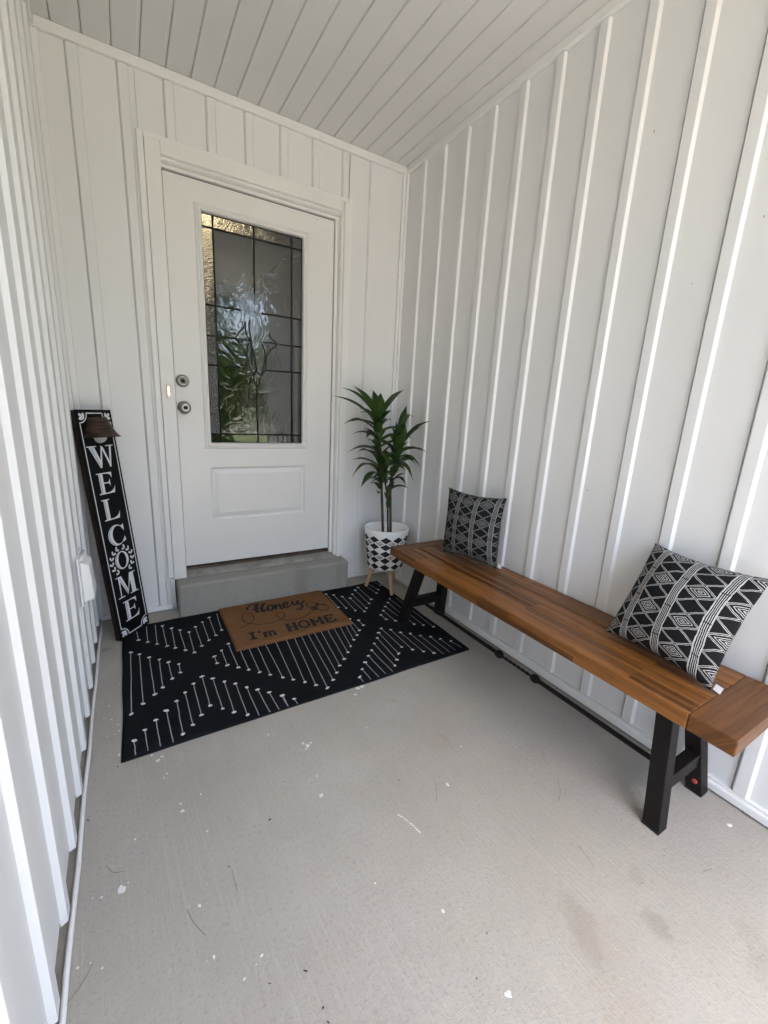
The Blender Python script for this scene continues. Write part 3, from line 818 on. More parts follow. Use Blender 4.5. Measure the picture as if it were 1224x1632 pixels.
# ------------------------------------------------------------------ doormat
dm = thing('doormat', 'brown coir doormat reading Honey I\'m HOME with a bee', 'doormat', (-.915, -.4, .006))
MX0, MX1, MY0, MY1 = -1.235, -.600, -.634, -.158
MT = .0225
b = MB()
nx, ny = 60, 44; vs = []
for j in range(ny + 1):
    for i in range(nx + 1):
        x = MX0 + (MX1 - MX0) * i / nx; y = MY0 + (MY1 - MY0) * j / ny
        ed = i in (0, nx) or j in (0, ny)
        jx = .0022 * noise.noise(Vector((x * 60, y * 60, 0))) if ed else 0
        vs.append((x + jx, y + jx, MT - (.004 if ed else 0) + .0012 * noise.noise(Vector((x * 45, y * 45, 2)))))
fs = [(j * (nx + 1) + i, j * (nx + 1) + i + 1, (j + 1) * (nx + 1) + i + 1, (j + 1) * (nx + 1) + i) for j in range(ny) for i in range(nx)]
b.add(vs, fs, True)
ring = [i for i in range(nx + 1)] + [j * (nx + 1) + nx for j in range(1, ny + 1)] + [ny * (nx + 1) + i for i in range(nx - 1, -1, -1)] + [j * (nx + 1) for j in range(ny - 1, 0, -1)]
base = len(b.v); b.v += [(b.v[i][0], b.v[i][1], .0065) for i in ring]
for k in range(len(ring)):
    k2 = (k + 1) % len(ring); b.f.append([ring[k2], ring[k], base + k, base + k2]); b.s.append(False)
b.build('coir_pad', M['coir'], dm)
br = MB(); rr = random.Random(3)
for k in range(11000):
    x = rr.uniform(MX0 - .001, MX1 + .001); y = rr.uniform(MY0 - .001, MY1 + .001); a = rr.uniform(0, 2 * PI); t = rr.uniform(0, 2 * PI); l = rr.uniform(.002, .0055)
    w = .0007
    p = Vector((x, y, MT - .001)); q = p + Vector((math.cos(t) * l * .6, math.sin(t) * l * .6, rr.uniform(.0012, .0036)))
    o = Vector((math.cos(a) * w, math.sin(a) * w, 0))
    br.add([p - o, p + o, q], [(0, 1, 2)])
tag(br.build('coir_bristle', M['coir'], dm, recalc=False), kind='stuff')
Mc = lambda p: un(380 + p[0] / 7.65, 945 + p[1] / 7.65, 2, MT)
ZI = [MT + .0022]
def ribbon(b, pts, w, closed=False, fray=.25, taper=False):
    """flat inked stroke lying on the mat"""
    ZI[0] += .00005
    n = len(pts); vs = []
    for i, p in enumerate(pts):
        t = (pts[(i + 1) % n] - pts[i - 1]) if closed else (pts[min(i + 1, n - 1)] - pts[max(i - 1, 0)])
        t.z = 0; t.normalize(); s = Vector((-t.y, t.x, 0))
        ww = w * 1.18 * (.5 + fray * .5 * noise.noise(Vector((p.x * 220, p.y * 220, 1.)))) 
        if taper: ww *= .45 + .75 * math.sin(PI * i / max(1, n - 1))
        vs += [(p.x + s.x * ww, p.y + s.y * ww, ZI[0]), (p.x - s.x * ww, p.y - s.y * ww, ZI[0])]
    m = n if closed else n - 1
    fs = [(2 * i, 2 * i + 1, 2 * ((i + 1) % n) + 1, 2 * ((i + 1) % n)) for i in range(m)]
    b.add(vs, fs)
def mstroke(b, pts, w, closed=False, taper=False, n=7): ribbon(b, catmull([Mc(p) for p in pts], n, closed), w, closed, taper=taper)
SCRIPT = {'letter_h': [([(122, 214), (106, 196), (128, 166), (170, 148), (226, 140)], .010), ([(236, 134), (218, 160), (216, 200), (234, 244)], .017), ([(325, 126), (296, 150), (284, 195), (300, 230), (345, 205)], .016), ([(172, 208), (200, 200), (232, 192), (290, 178)], .012)],
          'letter_o': [([(392, 148), (362, 172), (368, 214), (402, 216), (424, 186), (408, 152), (392, 148)], .013), ([(410, 160), (440, 172)], .009)],
          'letter_n': [([(446, 146), (452, 176), (462, 206)], .014), ([(458, 180), (478, 150), (504, 150), (512, 178), (528, 196), (548, 180)], .013)],
          'letter_e': [([(552, 164), (590, 152), (598, 124), (572, 118), (550, 142), (558, 178), (590, 184), (640, 154)], .012)],
          'letter_y': [([(652, 106), (662, 140), (690, 150), (716, 122), (722, 96)], .013), ([(722, 96), (732, 136), (764, 138), (804, 94)], .012), ([(768, 134), (778, 170), (760, 204), (728, 206), (716, 192)], .011)]}
for nm, strokes in SCRIPT.items():
    b = MB()
    for pts, w in strokes: mstroke(b, pts, w, taper=False)
    b.build('letter', M['mat_ink'], dm, recalc=False)
b = MB()
mstroke(b, [(0, 437), (60, 418), (140, 374), (188, 325), (168, 268), (112, 250), (56, 268), (44, 312), (80, 355), (150, 378), (250, 388), (380, 374), (470, 345), (540, 310), (566, 275), (532, 244), (486, 250), (465, 275), (486, 305), (540, 326), (620, 338), (720, 325), (810, 288), (885, 236)], .0046, n=8)
b.build('flight_trail', M['mat_ink'], dm, recalc=False, label='thin looping bee trail drawn across the mat')
b = MB()
mstroke(b, [(884, 182), (842, 166), (830, 138), (862, 112), (916, 122), (950, 152)], .0055, closed=True)
mstroke(b, [(950, 160), (1004, 142), (1078, 162), (1098, 188), (1060, 222), (1000, 216), (962, 190)], .0055, closed=True)
mstroke(b, [(1000, 148), (1050, 142), (1066, 160)], .005)
for y0 in (-.010, .0, .010):
    mstroke(b, [(882 + y0 * 900, 202 + y0 * 1700), (920, 196 + y0 * 1500), (964 + y0 * 500, 186 + y0 * 1300)], .0085)
mstroke(b, [(948, 138), (966, 150), (985, 148)], .014)
mstroke(b, [(955, 140), (950, 118)], .004); mstroke(b, [(975, 142), (990, 122)], .004)
b.build('bee', M['mat_ink'], dm, recalc=False, label='small outlined bee with two pairs of wings')
# slab letters: unit box mapped into the four traced corners of each word
SL = {'I': [((.15, .93), (.85, .93)), ((.15, .07), (.85, .07)), ((.5, .07), (.5, .93))],
      "'": [((.6, .98), (.4, .72))],
      'm': [((.02, .62), (.2, .62)), ((.14, .05), (.14, .62)), ((.02, .05), (.27, .05)), ((.14, .52), (.27, .64), (.42, .62), (.5, .5), (.5, .05)), ((.42, .05), (.62, .05)), ((.5, .5), (.64, .64), (.78, .62), (.86, .5), (.86, .05)), ((.78, .05), (.99, .05))],
      'H': [((.2, .06), (.2, .94)), ((.8, .06), (.8, .94)), ((.2, .5), (.8, .5)), ((.04, .06), (.38, .06)), ((.62, .06), (.96, .06)), ((.04, .94), (.38, .94)), ((.62, .94), (.96, .94))],
      'O': [tuple((.5 + .40 * math.cos(2 * PI * k / 20), .5 + .44 * math.sin(2 * PI * k / 20)) for k in range(20))],
      'M': [((.16, .06), (.16, .94)), ((.84, .06), (.84, .94)), ((.16, .92), (.5, .34)), ((.84, .92), (.5, .34)), ((.02, .06), (.32, .06)), ((.68, .06), (.98, .06)), ((.02, .94), (.2, .94)), ((.8, .94), (.98, .94))],
      'E': [((.22, .06), (.22, .94)), ((.06, .06), (.92, .06)), ((.06, .94), (.90, .94)), ((.22, .5), (.62, .5)), ((.92, .02), (.92, .28)), ((.9, .98), (.9, .74)), ((.64, .38), (.64, .62))]}
def word(txt, LB_, RB_, LT_, RT_, adv, wid):
    tot = sum(adv); x = 0
    for ch, a in zip(txt, adv):
        if ch != ' ':
            b = MB()
            for s in SL[ch]:
                pts = []
                for (p, q) in s:
                    u = (x + (.04 + .92 * p) * a) / tot
                    bx_ = [LB_[k] + (RB_[k] - LB_[k]) * u for k in (0, 1)]; tx = [LT_[k] + (RT_[k] - LT_[k]) * u for k in (0, 1)]
                    pts.append(Mc([bx_[k] + (tx[k] - bx_[k]) * q for k in (0, 1)]))
                closed = ch == 'O'
                dense = []
                seq = pts + ([pts[0]] if closed else [])
                for i in range(len(seq) - 1):
                    m_ = 2 if closed else 6
                    for k in range(m_): dense.append(seq[i].lerp(seq[i + 1], k / m_))
                if not closed: dense.append(seq[-1])
                vert = len(s) == 2 and abs(s[0][0] - s[1][0]) < .02 and abs(s[0][1] - s[1][1]) > .5
                ribbon(b, dense, wid * (1.35 if vert else 1.0), closed)
            b.build('letter', M['mat_ink'], dm, recalc=False)
        x += a
word("I'm", (128, 588), (482, 512), (92, 498), (446, 432), [1.1, .45, 1.45], .0105)
word('HOME', (602, 484), (1210, 345), (556, 392), (1148, 262), [1., 1., 1.1, .95], .0115)

# ------------------------------------------------------------------ leaning WELCOME sign
SW, SH, STH = .200, 1.127, .006
yaw, tilt = .854, .101
U = Vector((math.cos(yaw), math.sin(yaw), 0)); Nn = Vector((math.sin(yaw), -math.cos(yaw), 0))
V = Vector((0, 0, 1)) * math.cos(tilt) - Nn * math.sin(tilt)
Nf = U.cross(V)
S0 = Vector((-1.7181, -.2909, .0058))
sg = thing('welcome_sign', 'tall black sign reading WELCOME leaning in the corner, with a small lamp shade', 'sign', S0)
def S(a, b_, d=0.): return S0 + U * a + V * b_ + Nf * d
b = MB().hexa([S(0, 0, -STH), S(SW, 0, -STH), S(SW, 0, 0), S(0, 0, 0)], [S(0, SH, -STH), S(SW, SH, -STH), S(SW, SH, 0), S(0, SH, 0)])
board = b.build('board', M['sign_black'], sg, bevel=.0015)
# deep stained box frame behind the face
MB().hexa([S(.003, .001, -STH - .026), S(SW - .003, .001, -STH - .026), S(SW - .003, .001, -STH - .0004), S(.003, .001, -STH - .0004)],
          [S(.003, SH - .002, -STH - .026), S(SW - .003, SH - .002, -STH - .026), S(SW - .003, SH - .002, -STH - .0004), S(.003, SH - .002, -STH - .0004)]).build('back_frame', M['sign_side'], sg)
ZS = [.0006]
def spoly(b, pts, d=None):
    if d is None: ZS[0] += .00004; d = ZS[0]
    b.add([S(p[0], p[1], d) for p in pts], [tuple(range(len(pts)))])
def sline(b, pts, w, closed=False):
    ZS[0] += .00004
    n = len(pts); vs = []
    for i in range(n):
        p = Vector(pts[i]); pa = Vector(pts[i - 1]) if (i or closed) else None; pb = Vector(pts[(i + 1) % n]) if (i < n - 1 or closed) else None
        d1 = (p - pa).normalized() if pa is not None else (pb - p).normalized(); d2 = (pb - p).normalized() if pb is not None else d1
        n1 = Vector((-d1.y, d1.x)); n2 = Vector((-d2.y, d2.x)); m_ = (n1 + n2); m_ = m_.normalized() if m_.length > 1e-6 else n1
        k = w / 2 / max(.35, m_.dot(n1))
        vs += [S(p.x + m_.x * k, p.y + m_.y * k, ZS[0]), S(p.x - m_.x * k, p.y - m_.y * k, ZS[0])]
    m2 = n if closed else n - 1
    b.add(vs, [(2 * i, 2 * i + 1, 2 * ((i + 1) % n) + 1, 2 * ((i + 1) % n)) for i in range(m2)])
# border with scooped corners
I0, I1, J0, J1, RC = .014, SW - .014, .014, SH - .016, .043
bp = []
for cx, cy_, a0 in ((I0, J0, 90), (I1, J0, 180), (I1, J1, 270), (I0, J1, 0)):
    arc = [(cx + RC * math.cos(math.radians(a0 - k * 90 / 6)) * (1), cy_ + RC * math.sin(math.radians(a0 - k * 90 / 6))) for k in range(7)]
    bp += arc
bl = MB(); sline(bl, bp, .0050, True); bl.build('border_line', M['white_print'], sg, recalc=False)
def petal(b, c, ang, l, w):
    pts = []
    for k in range(14):
        t = 2 * PI * k / 14; r = .5 - .5 * math.cos(t)
        u_ = l * (.5 - .5 * math.cos(t)); v_ = w * math.sin(t) * (.35 + .65 * r)
        pts.append((c[0] + u_ * math.cos(ang) - v_ * math.sin(ang), c[1] + u_ * math.sin(ang) + v_ * math.cos(ang)))
    spoly(b, pts)
for cx, cy_, sx, sy in ((I0, J0, 1, 1), (I1, J0, -1, 1), (I1, J1, -1, -1), (I0, J1, 1, -1)):
    b = MB(); c0 = (cx + sx * .025, cy_ + sy * .025)
    for da in (-.72, 0, .72):
        a0 = math.atan2(-sy, -sx) + da
        petal(b, (c0[0], c0[1]), a0, .034 if da == 0 else .027, .0092)
    b.build('corner_petals', M['white_print'], sg, recalc=False)
# inline roman capitals; glyph coordinates 0..1 in a box
def glyph_box(x0, x1, z0, z1): return lambda p: (x0 + (x1 - x0) * p[0], z0 + (z1 - z0) * p[1])
def put_glyph(ch, x0, x1, z0, z1):
    f = glyph_box(x0, x1, z0, z1); b = MB(); k = MB()
    P = lambda *pts: spoly(b, [f(p) for p in pts])
    K = lambda *pts: sline(k, [f(p) for p in pts], .0022)
    if ch in 'EL':
        P((.12, .03), (.36, .03), (.36, .97), (.12, .97))
        P((.0, 0), (.92, 0), (.92, .055), (.0, .055)); P((.0, 1), (.48, 1), (.48, .955), (.0, .955))
        P((.36, .05), (.92, .03), (1., .34), (.90, .20), (.78, .11), (.60, .06))
        if ch == 'E':
            P((.40, 1), (.90, 1), (.90, .955), (.40, .955))
            P((.36, .955), (.62, .945), (.78, .89), (.88, .72), (.90, .99)); P((.36, .49), (.66, .49), (.66, .54), (.36, .54))
            P((.56, .50), (.66, .46), (.74, .34), (.74, .70), (.66, .57))
        K((.185, .07), (.185, .93))
    elif ch == 'W':
        P((.06, .97), (.27, .97), (.475, .18), (.42, 0), (.38, 0)); P((.38, 0), (.44, 0), (.56, .86), (.52, 1.)); P((.52, 1.), (.56, .80), (.76, 0), (.80, .16), (.60, .93))
        P((.74, 0), (.80, 0), (.92, .95), (.84, .95)); P((0, 1), (.36, 1), (.36, .955), (0, .955)); P((.70, 1), (1, 1), (1, .955), (.70, .955))
        K((.145, .93), (.40, .09))
    elif ch == 'M':
        P((.13, .04), (.17, .04), (.21, .96), (.13, .96)); P((.12, .97), (.30, .97), (.54, .22), (.48, .02)); P((.48, .02), (.54, .20), (.76, .97), (.68, .97)) 
        P((.68, .97), (.88, .97), (.90, .03), (.69, .03)); P((.0, 0), (.32, 0), (.32, .05), (.0, .05)); P((.60, 0), (1, 0), (1, .05), (.60, .05)); P((.02, 1), (.30, 1), (.30, .955), (.02, .955)); P((.68, 1), (.98, 1), (.98, .955), (.68, .955))
        K((.20, .90), (.485, .11))
    else:
        n = 40; a0, a1 = (0, 360) if ch == 'O' else (38, 322)
        outer = []; inner = []
        for i in range(n + 1):
            t = math.radians(a0 + (a1 - a0) * i / n)
            outer.append((.5 + .5 * math.cos(t), .5 + .52 * math.sin(t))); inner.append((.53 + .29 * math.cos(t), .5 + .455 * math.sin(t)))
        if ch == 'C': 
            inner = [(.60 + .34 * math.cos(math.radians(a0 + (a1 - a0) * i / n)), .5 + .455 * math.sin(math.radians(a0 + (a1 - a0) * i / n))) for i in range(n + 1)]
        ZS[0] += .00004
        vs = [S(*f(p), ZS[0]) for p in outer] + [S(*f(p), ZS[0]) for p in inner]
        b.add(vs, [(i, i + 1, n + 2 + i, n + 1 + i) for i in range(n)])
        if ch == 'C':
            P((.80, .90), (.98, .98), (.98, .62), (.90, .72)); P((.80, .10), (.93, .30), (.96, .36), (1.02, .16), (.90, .08))
        arc = [(.56 + .50 * math.cos(math.radians(d)), .5 + .495 * math.sin(math.radians(d))) for d in range(118, 246, 8)]
        K(*arc)
    letter = b.build('letter', M['white_print'], sg, recalc=False)
    if k.f: k.build('inline_stroke', M['sign_black'], letter, recalc=False)
for ch, x0, x1, z0, z1 in (('W', .022, .172, .858, .962), ('E', .044, .142, .733, .834), ('L', .044, .142, .605, .708), ('C', .044, .146, .474, .574), ('O', .055, .140, .350, .438), ('M', .034, .164, .208, .318), ('E', .052, .148, .080, .184)):
    put_glyph(ch, x0, x1, z0, z1)
for side in (-1, 1):
    b = MB(); cx, cz = .0975, .394
    for k in range(6):
        a = math.radians(-62 + 25 * k); r = .064
        ang = a if side > 0 else PI - a
        c = (cx + r * math.cos(ang), cz + r * 1.0 * math.sin(ang))
        tan = ang + (PI / 2 if side > 0 else -PI / 2)
        for s2 in (-1, 1): petal(b, c, tan + s2 * .60, .021, .0068)
    b.build('laurel_sprig', M['white_print'], sg, recalc=False)
# half-round lamp shade and bulb stuck to the face
Ms = Matrix((( U.x, Nf.x, V.x, 0), (U.y, Nf.y, V.y, 0), (U.z, Nf.z, V.z, 0), (0, 0, 0, 1)))
Ms = Matrix.Translation(S(SW / 2 + .004, 1.000, .0)) @ Ms
shp = [(.088, -.001), (.090, .001), (.083, .006), (.072, .022), (.058, .052), (.047, .084), (.044, .092), (.001, .094)]
MB().lathe(shp, Ms, 22, True, 0, PI).build('lamp_shade', M['shade'], sg, recalc=False)
MB().lathe([(.084, .001), (.066, .024), (.050, .06), (.040, .088)], Ms, 22, True, 0, PI).build('shade_lining', M['shade'], sg, recalc=False)
bulb = [(.031 * math.cos(t), .002 + .029 * math.sin(t)) for t in [(-PI / 2) + (PI / 2) * k / 9 for k in range(10)]] + [(.030, .02)]
MB().lathe([(max(r, .0005), z) for r, z in bulb], Ms, 18, True, 0, PI).build('bulb', M['bulb'], sg, recalc=False)

# ------------------------------------------------------------------ outdoor outlet on the left wall
oc = thing('outlet_cover', 'white weatherproof outlet cover low on the left wall near the sign', 'outlet', (XL, -.62, .48))
MB().box(XL + .0128, XL + .020, -.71, -.56, .40, .595).build('back_plate', M['plastic'], oc, bevel=.002)
MB().hexa([(XL + .0202, -.70, .41), (XL + .058, -.695, .425), (XL + .058, -.585, .425), (XL + .0202, -.58, .41)],
          [(XL + .0202, -.70, .578), (XL + .050, -.695, .560), (XL + .050, -.585, .560), (XL + .0202, -.58, .578)]).build('flip_cover', M['plastic'], oc, bevel=.006, seg=3)
MB().tube([(XL + .026, -.70, .584), (XL + .026, -.58, .584)], .006, 10).build('hinge', M['plastic'], oc)
MB().box(XL + .03, XL + .050, -.655, -.625, .400, .4145).build('latch', M['plastic'], oc, bevel=.002)

# ------------------------------------------------------------------ planter and plant
PC = Vector((-.182, -.275, 0))
pn = thing('planter', 'white round pot with black diamond pattern on pale wooden legs', 'planter', PC)
prof = [(.001, .172), (.10, .172), (.117, .176), (.121, .184), (.134, .30), (.1465, .42), (.148, .440), (.146, .445), (.136, .446), (.133, .442), (.128, .40), (.120, .372), (.001, .368)]
po = MB().lathe(prof, Matrix.Identity(4), 48)
me = bpy.data.meshes.new('pot'); me.from_pydata(po.v, [], po.f); me.polygons.foreach_set('use_smooth', po.s); me.materials.append(M['pot'])
poto = bpy.data.objects.new('pot', me); col.objects.link(poto); poto.parent = pn
for i, foot in enumerate(((-.276, -.196), (-.193, -.399), (-.062, -.222))):
    ft = Vector((*foot, .0065 if i < 2 else .001)); top = PC + (Vector((*foot, 0)) - PC) * .62; top.z = .174
    MB().tube([ft, ft + (top - ft) * .02, ft + (top - ft) * .5, top], [.0095, .0105, .0145, .0185], 14).build('leg', M['pinewood'], pn)
dp = thing('potted_plant', 'tall artificial dragon plant with arching dark green leaves in the pot', 'plant', PC + Vector((0, 0, .37)))
Pp = lambda a, b_, y: un(520 + a / 4.295, 590 + b_ / 4.295, 1, y)
def stem(pts, r):
    c = catmull(pts, 6); n = len(c)
    MB().tube(c, [r * (1.05 - .25 * i / n) * (1 + .07 * math.sin(i * 2.1)) for i in range(n)], 9).build('stem', M['cane'], dp)
base_a = Vector((PC.x - .030, PC.y - .01, .365)); base_b = Vector((PC.x + .022, PC.y - .02, .365))
sa = [base_a, Pp(378, 780, -.285), Pp(374, 600, -.285), Pp(358, 420, -.285), Pp(350, 330, -.285)]
sb = [base_b, Pp(440, 800, -.295), Pp(458, 690, -.30), Pp(478, 580, -.305), Pp(492, 480, -.31)]
stem(sa, .0085); stem(sb, .0085); stem([base_b + Vector((-.012, .012, 0)), Pp(418, 880, -.28), Pp(405, 780, -.275), Pp(392, 640, -.27)], .0065)
def leaf(p0, p1, w, sag, fold=.22, twist=0.):
    """strap leaf from base p0 to tip p1, arching up by sag, then pointed"""
    w *= 1.22; n = 11; d = p1 - p0; L = d.length
    ctrl = p0.lerp(p1, .5) + Vector((0, 0, sag)); 
    pts = [p0 * (1 - t) ** 2 + ctrl * 2 * t * (1 - t) + p1 * t * t for t in [i / n for i in range(n + 1)]]
    me = bpy.data.meshes.new('leaf'); vs, fs, uvs = [], [], []
    hz_ = Vector((d.x, d.y, 0)); side0 = hz_.cross(Vector((0, 0, 1)))
    side0 = side0.normalized() if side0.length > 1e-4 else Vector((1, 0, 0))
    for i, p in enumerate(pts):
        t = i / n
        tg = (pts[min(i + 1, n)] - pts[max(i - 1, 0)]).normalized()
        sd = (side0 - tg * side0.dot(tg)).normalized()
        sd = Matrix.Rotation(twist * t, 3, tg) @ sd
        up = sd.cross(tg).normalized()
        if up.z < 0: up = -up
        ww = w * (.42 + .58 * math.sin(PI * min(1, (t * .86 + .12)))) * (1 if t < .62 else max(.02, ((1 - t) / .38)) ** .8)
        for k, s_ in enumerate((-1, -.5, 0, .5, 1)):
            vs.append(p + sd * (ww * .5 * s_) + up * (abs(s_) * ww * fold)); uvs.append((k / 4, t))
    for i in range(n):
        for k in range(4): fs.append((i * 5 + k, i * 5 + k + 1, i * 5 + k + 6, i * 5 + k + 5))
    me.from_pydata([tuple(v) for v in vs], [], fs)
    ul = me.uv_layers.new(name='UVMap')
    for l in me.loops: ul.data[l.index].uv = uvs[l.vertex_index]
    me.polygons.foreach_set('use_smooth', [True] * len(fs)); me.materials.append(M['leaf'])
    o = bpy.data.objects.new('leaf', me); col.objects.link(o); o.parent = dp; bpy_inv(o, dp)
def keepin(p):
    p.x = min(p.x, -.045); p.y = min(p.y, -.06); return p
def L2(base, tip, w=.038, sag=.05, tw=0.):
    leaf(Pp(*base), keepin(Pp(*tip)), w, sag, twist=tw)
Y0 = -.29
for base, tip, w, sag, tw in [
    ((352, 340, Y0), (105, 120, -.26), .040, .07, .2), ((350, 350, Y0), (180, 107, -.33), .046, .06, .1), ((350, 360, Y0), (37, 175, -.22), .036, .06, .3), ((356, 330, Y0), (318, 135, -.20), .044, .03, 0.),
    ((356, 345, Y0), (372, 155, -.40), .050, .02, 0.), ((360, 340, Y0), (575, 138, -.18), .038, .06, .2), ((360, 350, Y0), (480, 172, -.26), .036, .05, .2), ((352, 400, Y0), (165, 354, -.34), .036, .05, -.2),
    ((356, 480, Y0), (168, 442, -.24), .034, .06, .2), ((354, 380, Y0), (228, 292, -.38), .040, .06, 0.),
    ((366, 640, Y0), (218, 556, -.36), .044, .07, -.2), ((366, 720, Y0), (174, 738, -.34), .042, .15, .2), ((368, 775, Y0), (248, 788, -.36), .034, .08, 0.), ((370, 790, Y0), (305, 780, -.26), .026, .06, 0.),
    ((486, 560, -.31), (498, 366, -.44), .054, .02, 0.), ((484, 570, -.31), (545, 372, -.46), .056, .02, 0.), ((486, 540, -.31), (630, 328, -.30), .042, .17, .1), ((488, 520, -.31), (595, 245, -.22), .038, .06, .2),
    ((488, 560, -.31), (775, 350, -.50), .046, .08, -.2), ((486, 580, -.31), (725, 386, -.42), .036, .07, 0.), ((480, 600, -.31), (552, 545, -.40), .036, .05, 0.), ((470, 650, -.305), (612, 646, -.40), .040, .08, .2),
    ((462, 690, -.30), (598, 768, -.44), .042, .13, 0.), ((466, 660, -.30), (582, 672, -.30), .030, .06, 0.), ((452, 760, -.30), (550, 797, -.40), .034, .07, 0.)]:
    L2(base, tip, w, sag, tw)
rl = random.Random(5)
def rosette(c, n, lmin, lmax, e0, e1, w, a0=0.):
    """leaves spiralling round a cane: the upper ones stand, the lower ones arch out and droop"""
    for k in range(n):
        t = k / max(1, n - 1); az = a0 + k * 2.399 + rl.uniform(-.25, .25)
        el = math.radians(e0 + (e1 - e0) * t + rl.uniform(-8, 8)); l = rl.uniform(lmin, lmax)
        l *= 1 - .38 * max(0, math.sin(el))
        b0 = Vector(c) + Vector((0, 0, -.10 * t))
        d = Vector((math.cos(az) * math.cos(el), math.sin(az) * math.cos(el), math.sin(el)))
        tip = b0 + d * l
        if tip.x > -.035: tip.x = -.035 - rl.uniform(0, .02)
        if tip.y > -.05: tip.y = -.05
        leaf(b0, tip, w * rl.uniform(.85, 1.15), l * rl.uniform(.22, .42) * math.cos(el), twist=rl.uniform(-.5, .5))
rosette(Pp(352, 345, Y0), 13, .18, .27, 74, -8, .042, .4)
rosette(Pp(358, 460, Y0), 10, .16, .23, 55, -12, .040, 1.9)
rosette(Pp(366, 600, Y0), 9, .14, .21, 52, -15, .038, 3.1)
rosette(Pp(370, 735, Y0), 5, .10, .14, 65, 0, .032, .9)
rosette(Pp(490, 500, -.31), 13, .18, .27, 74, -8, .044, 2.2)
rosette(Pp(478, 600, -.31), 10, .15, .22, 55, -12, .040, .1)
rosette(Pp(456, 710, -.30), 7, .10, .15, 65, 0, .036, 4.4)
rosette(Pp(398, 660, -.27), 8, .12, .19, 80, 40, .038, 2.9)
rosette(Pp(430, 840, -.29), 5, .10, .15, 82, 62, .030, 1.1)

# ------------------------------------------------------------------ bench
bn = thing('bench', 'long slatted wooden bench on dark metal legs along the right wall', 'bench', (-.21, -1.46, 0))
BZ, BT = .4555, .048
YB0, YB1 = -2.279, -.668        # near and far ends
YS0, YS1 = -2.170, -.752        # joints with the end boards
for x0, x1 in ((-.398, -.2636), (-.2574, -.1416), (-.1354, -.030)):
    MB().box(x0, x1, YS0 + .0006, YS1 - .0006, BZ - BT, BZ - random.uniform(0, .0006)).build('slat', M['wood_y'], bn, bevel=.003, seg=3)
MB().box(-.3985, -.030, YS1 + .0002, YB1, BZ - BT, BZ + .0003).build('end_board', M['wood_x'], bn, bevel=.004, seg=3)
MB().box(-.3985, -.030, YB0, YS0 - .0002, BZ - BT, BZ + .0003).build('end_board', M['wood_x'], bn, bevel=.004, seg=3)
ZT = BZ - BT - .0008
def bleg(xf, xt, yf, yt, w=.049):
    q = lambda x, y, z: [(x, y, z), (x + w, y, z), (x + w, y + w, z), (x, y + w, z)]
    l = MB().hexa(q(xf, yf, .006), q(xt, yt, ZT)).build('leg', M['black_metal'], bn, bevel=.0025)
    MB().hexa([(p[0] + .0006 * sx, p[1], 0.0008 if False else .0) for p, sx in zip(q(xf, yf, 0), (1, -1, -1, 1))], [(p[0] + .0006 * sx, p[1], .0058) for p, sx in zip(q(xf, yf, 0), (1, -1, -1, 1))]).build('foot_cap', M['rubber'], l)
    return l
ends = ((-2.155, -2.098), (-.752, -.836))
zc0, zc1 = .108, .158
for yf, yt in ends:
    bleg(-.347, -.290, yf, yt); lr = bleg(-.078, -.132, yf, yt)
    tm = (zc0 + zc1) / 2 / ZT
    ym = yf + (yt - yf) * tm + .006
    xa = -.347 + .057 * tm + .0495; xb = -.078 - .054 * tm - .0005
    MB().box(xa, xb, ym, ym + .037, zc0, zc1).build('crossbar', M['black_metal'], bn, bevel=.002)
    MB().box(-.13, -.29 + .049, yt + .004, yt + .045, ZT - .030, ZT - .0005).build('top_bar', M['black_metal'], bn, bevel=.002)
ya = -2.155 + .057 * .33 + .043; yb = -.752 - .084 * .33 + .006
rodprof = []
def rr_(y): 
    d1, d2 = abs(y + 1.352), abs(y + 1.560)
    r = .0095 if (y > -1.352 or y < -1.560) else .0062 + .0012 * math.sin(y * 260)
    for d in (d1, d2):
        if d < .022: r = max(r, .0155 * math.sqrt(max(0, 1 - (d / .022) ** 2)) + .003)
    return r
ysr = [ya + (yb - ya) * k / 220 for k in range(221)]
MB().tube([(-.199, y, .112) for y in ysr], [rr_(y) for y in ysr], 12).build('stretcher', M['black_metal'], bn, label='thin black rod with two bead collars joining the legs')
MB().lathe([(.001, .0012), (.008, .0012), (.0085, 0.)], Matrix.Translation((-.0780 - .054 * .11 - .0002, -2.13 + .0, .048)) @ Matrix.Rotation(-PI / 2, 4, 'Y'), 14).build('red_sticker', M['red_dot'], bn)

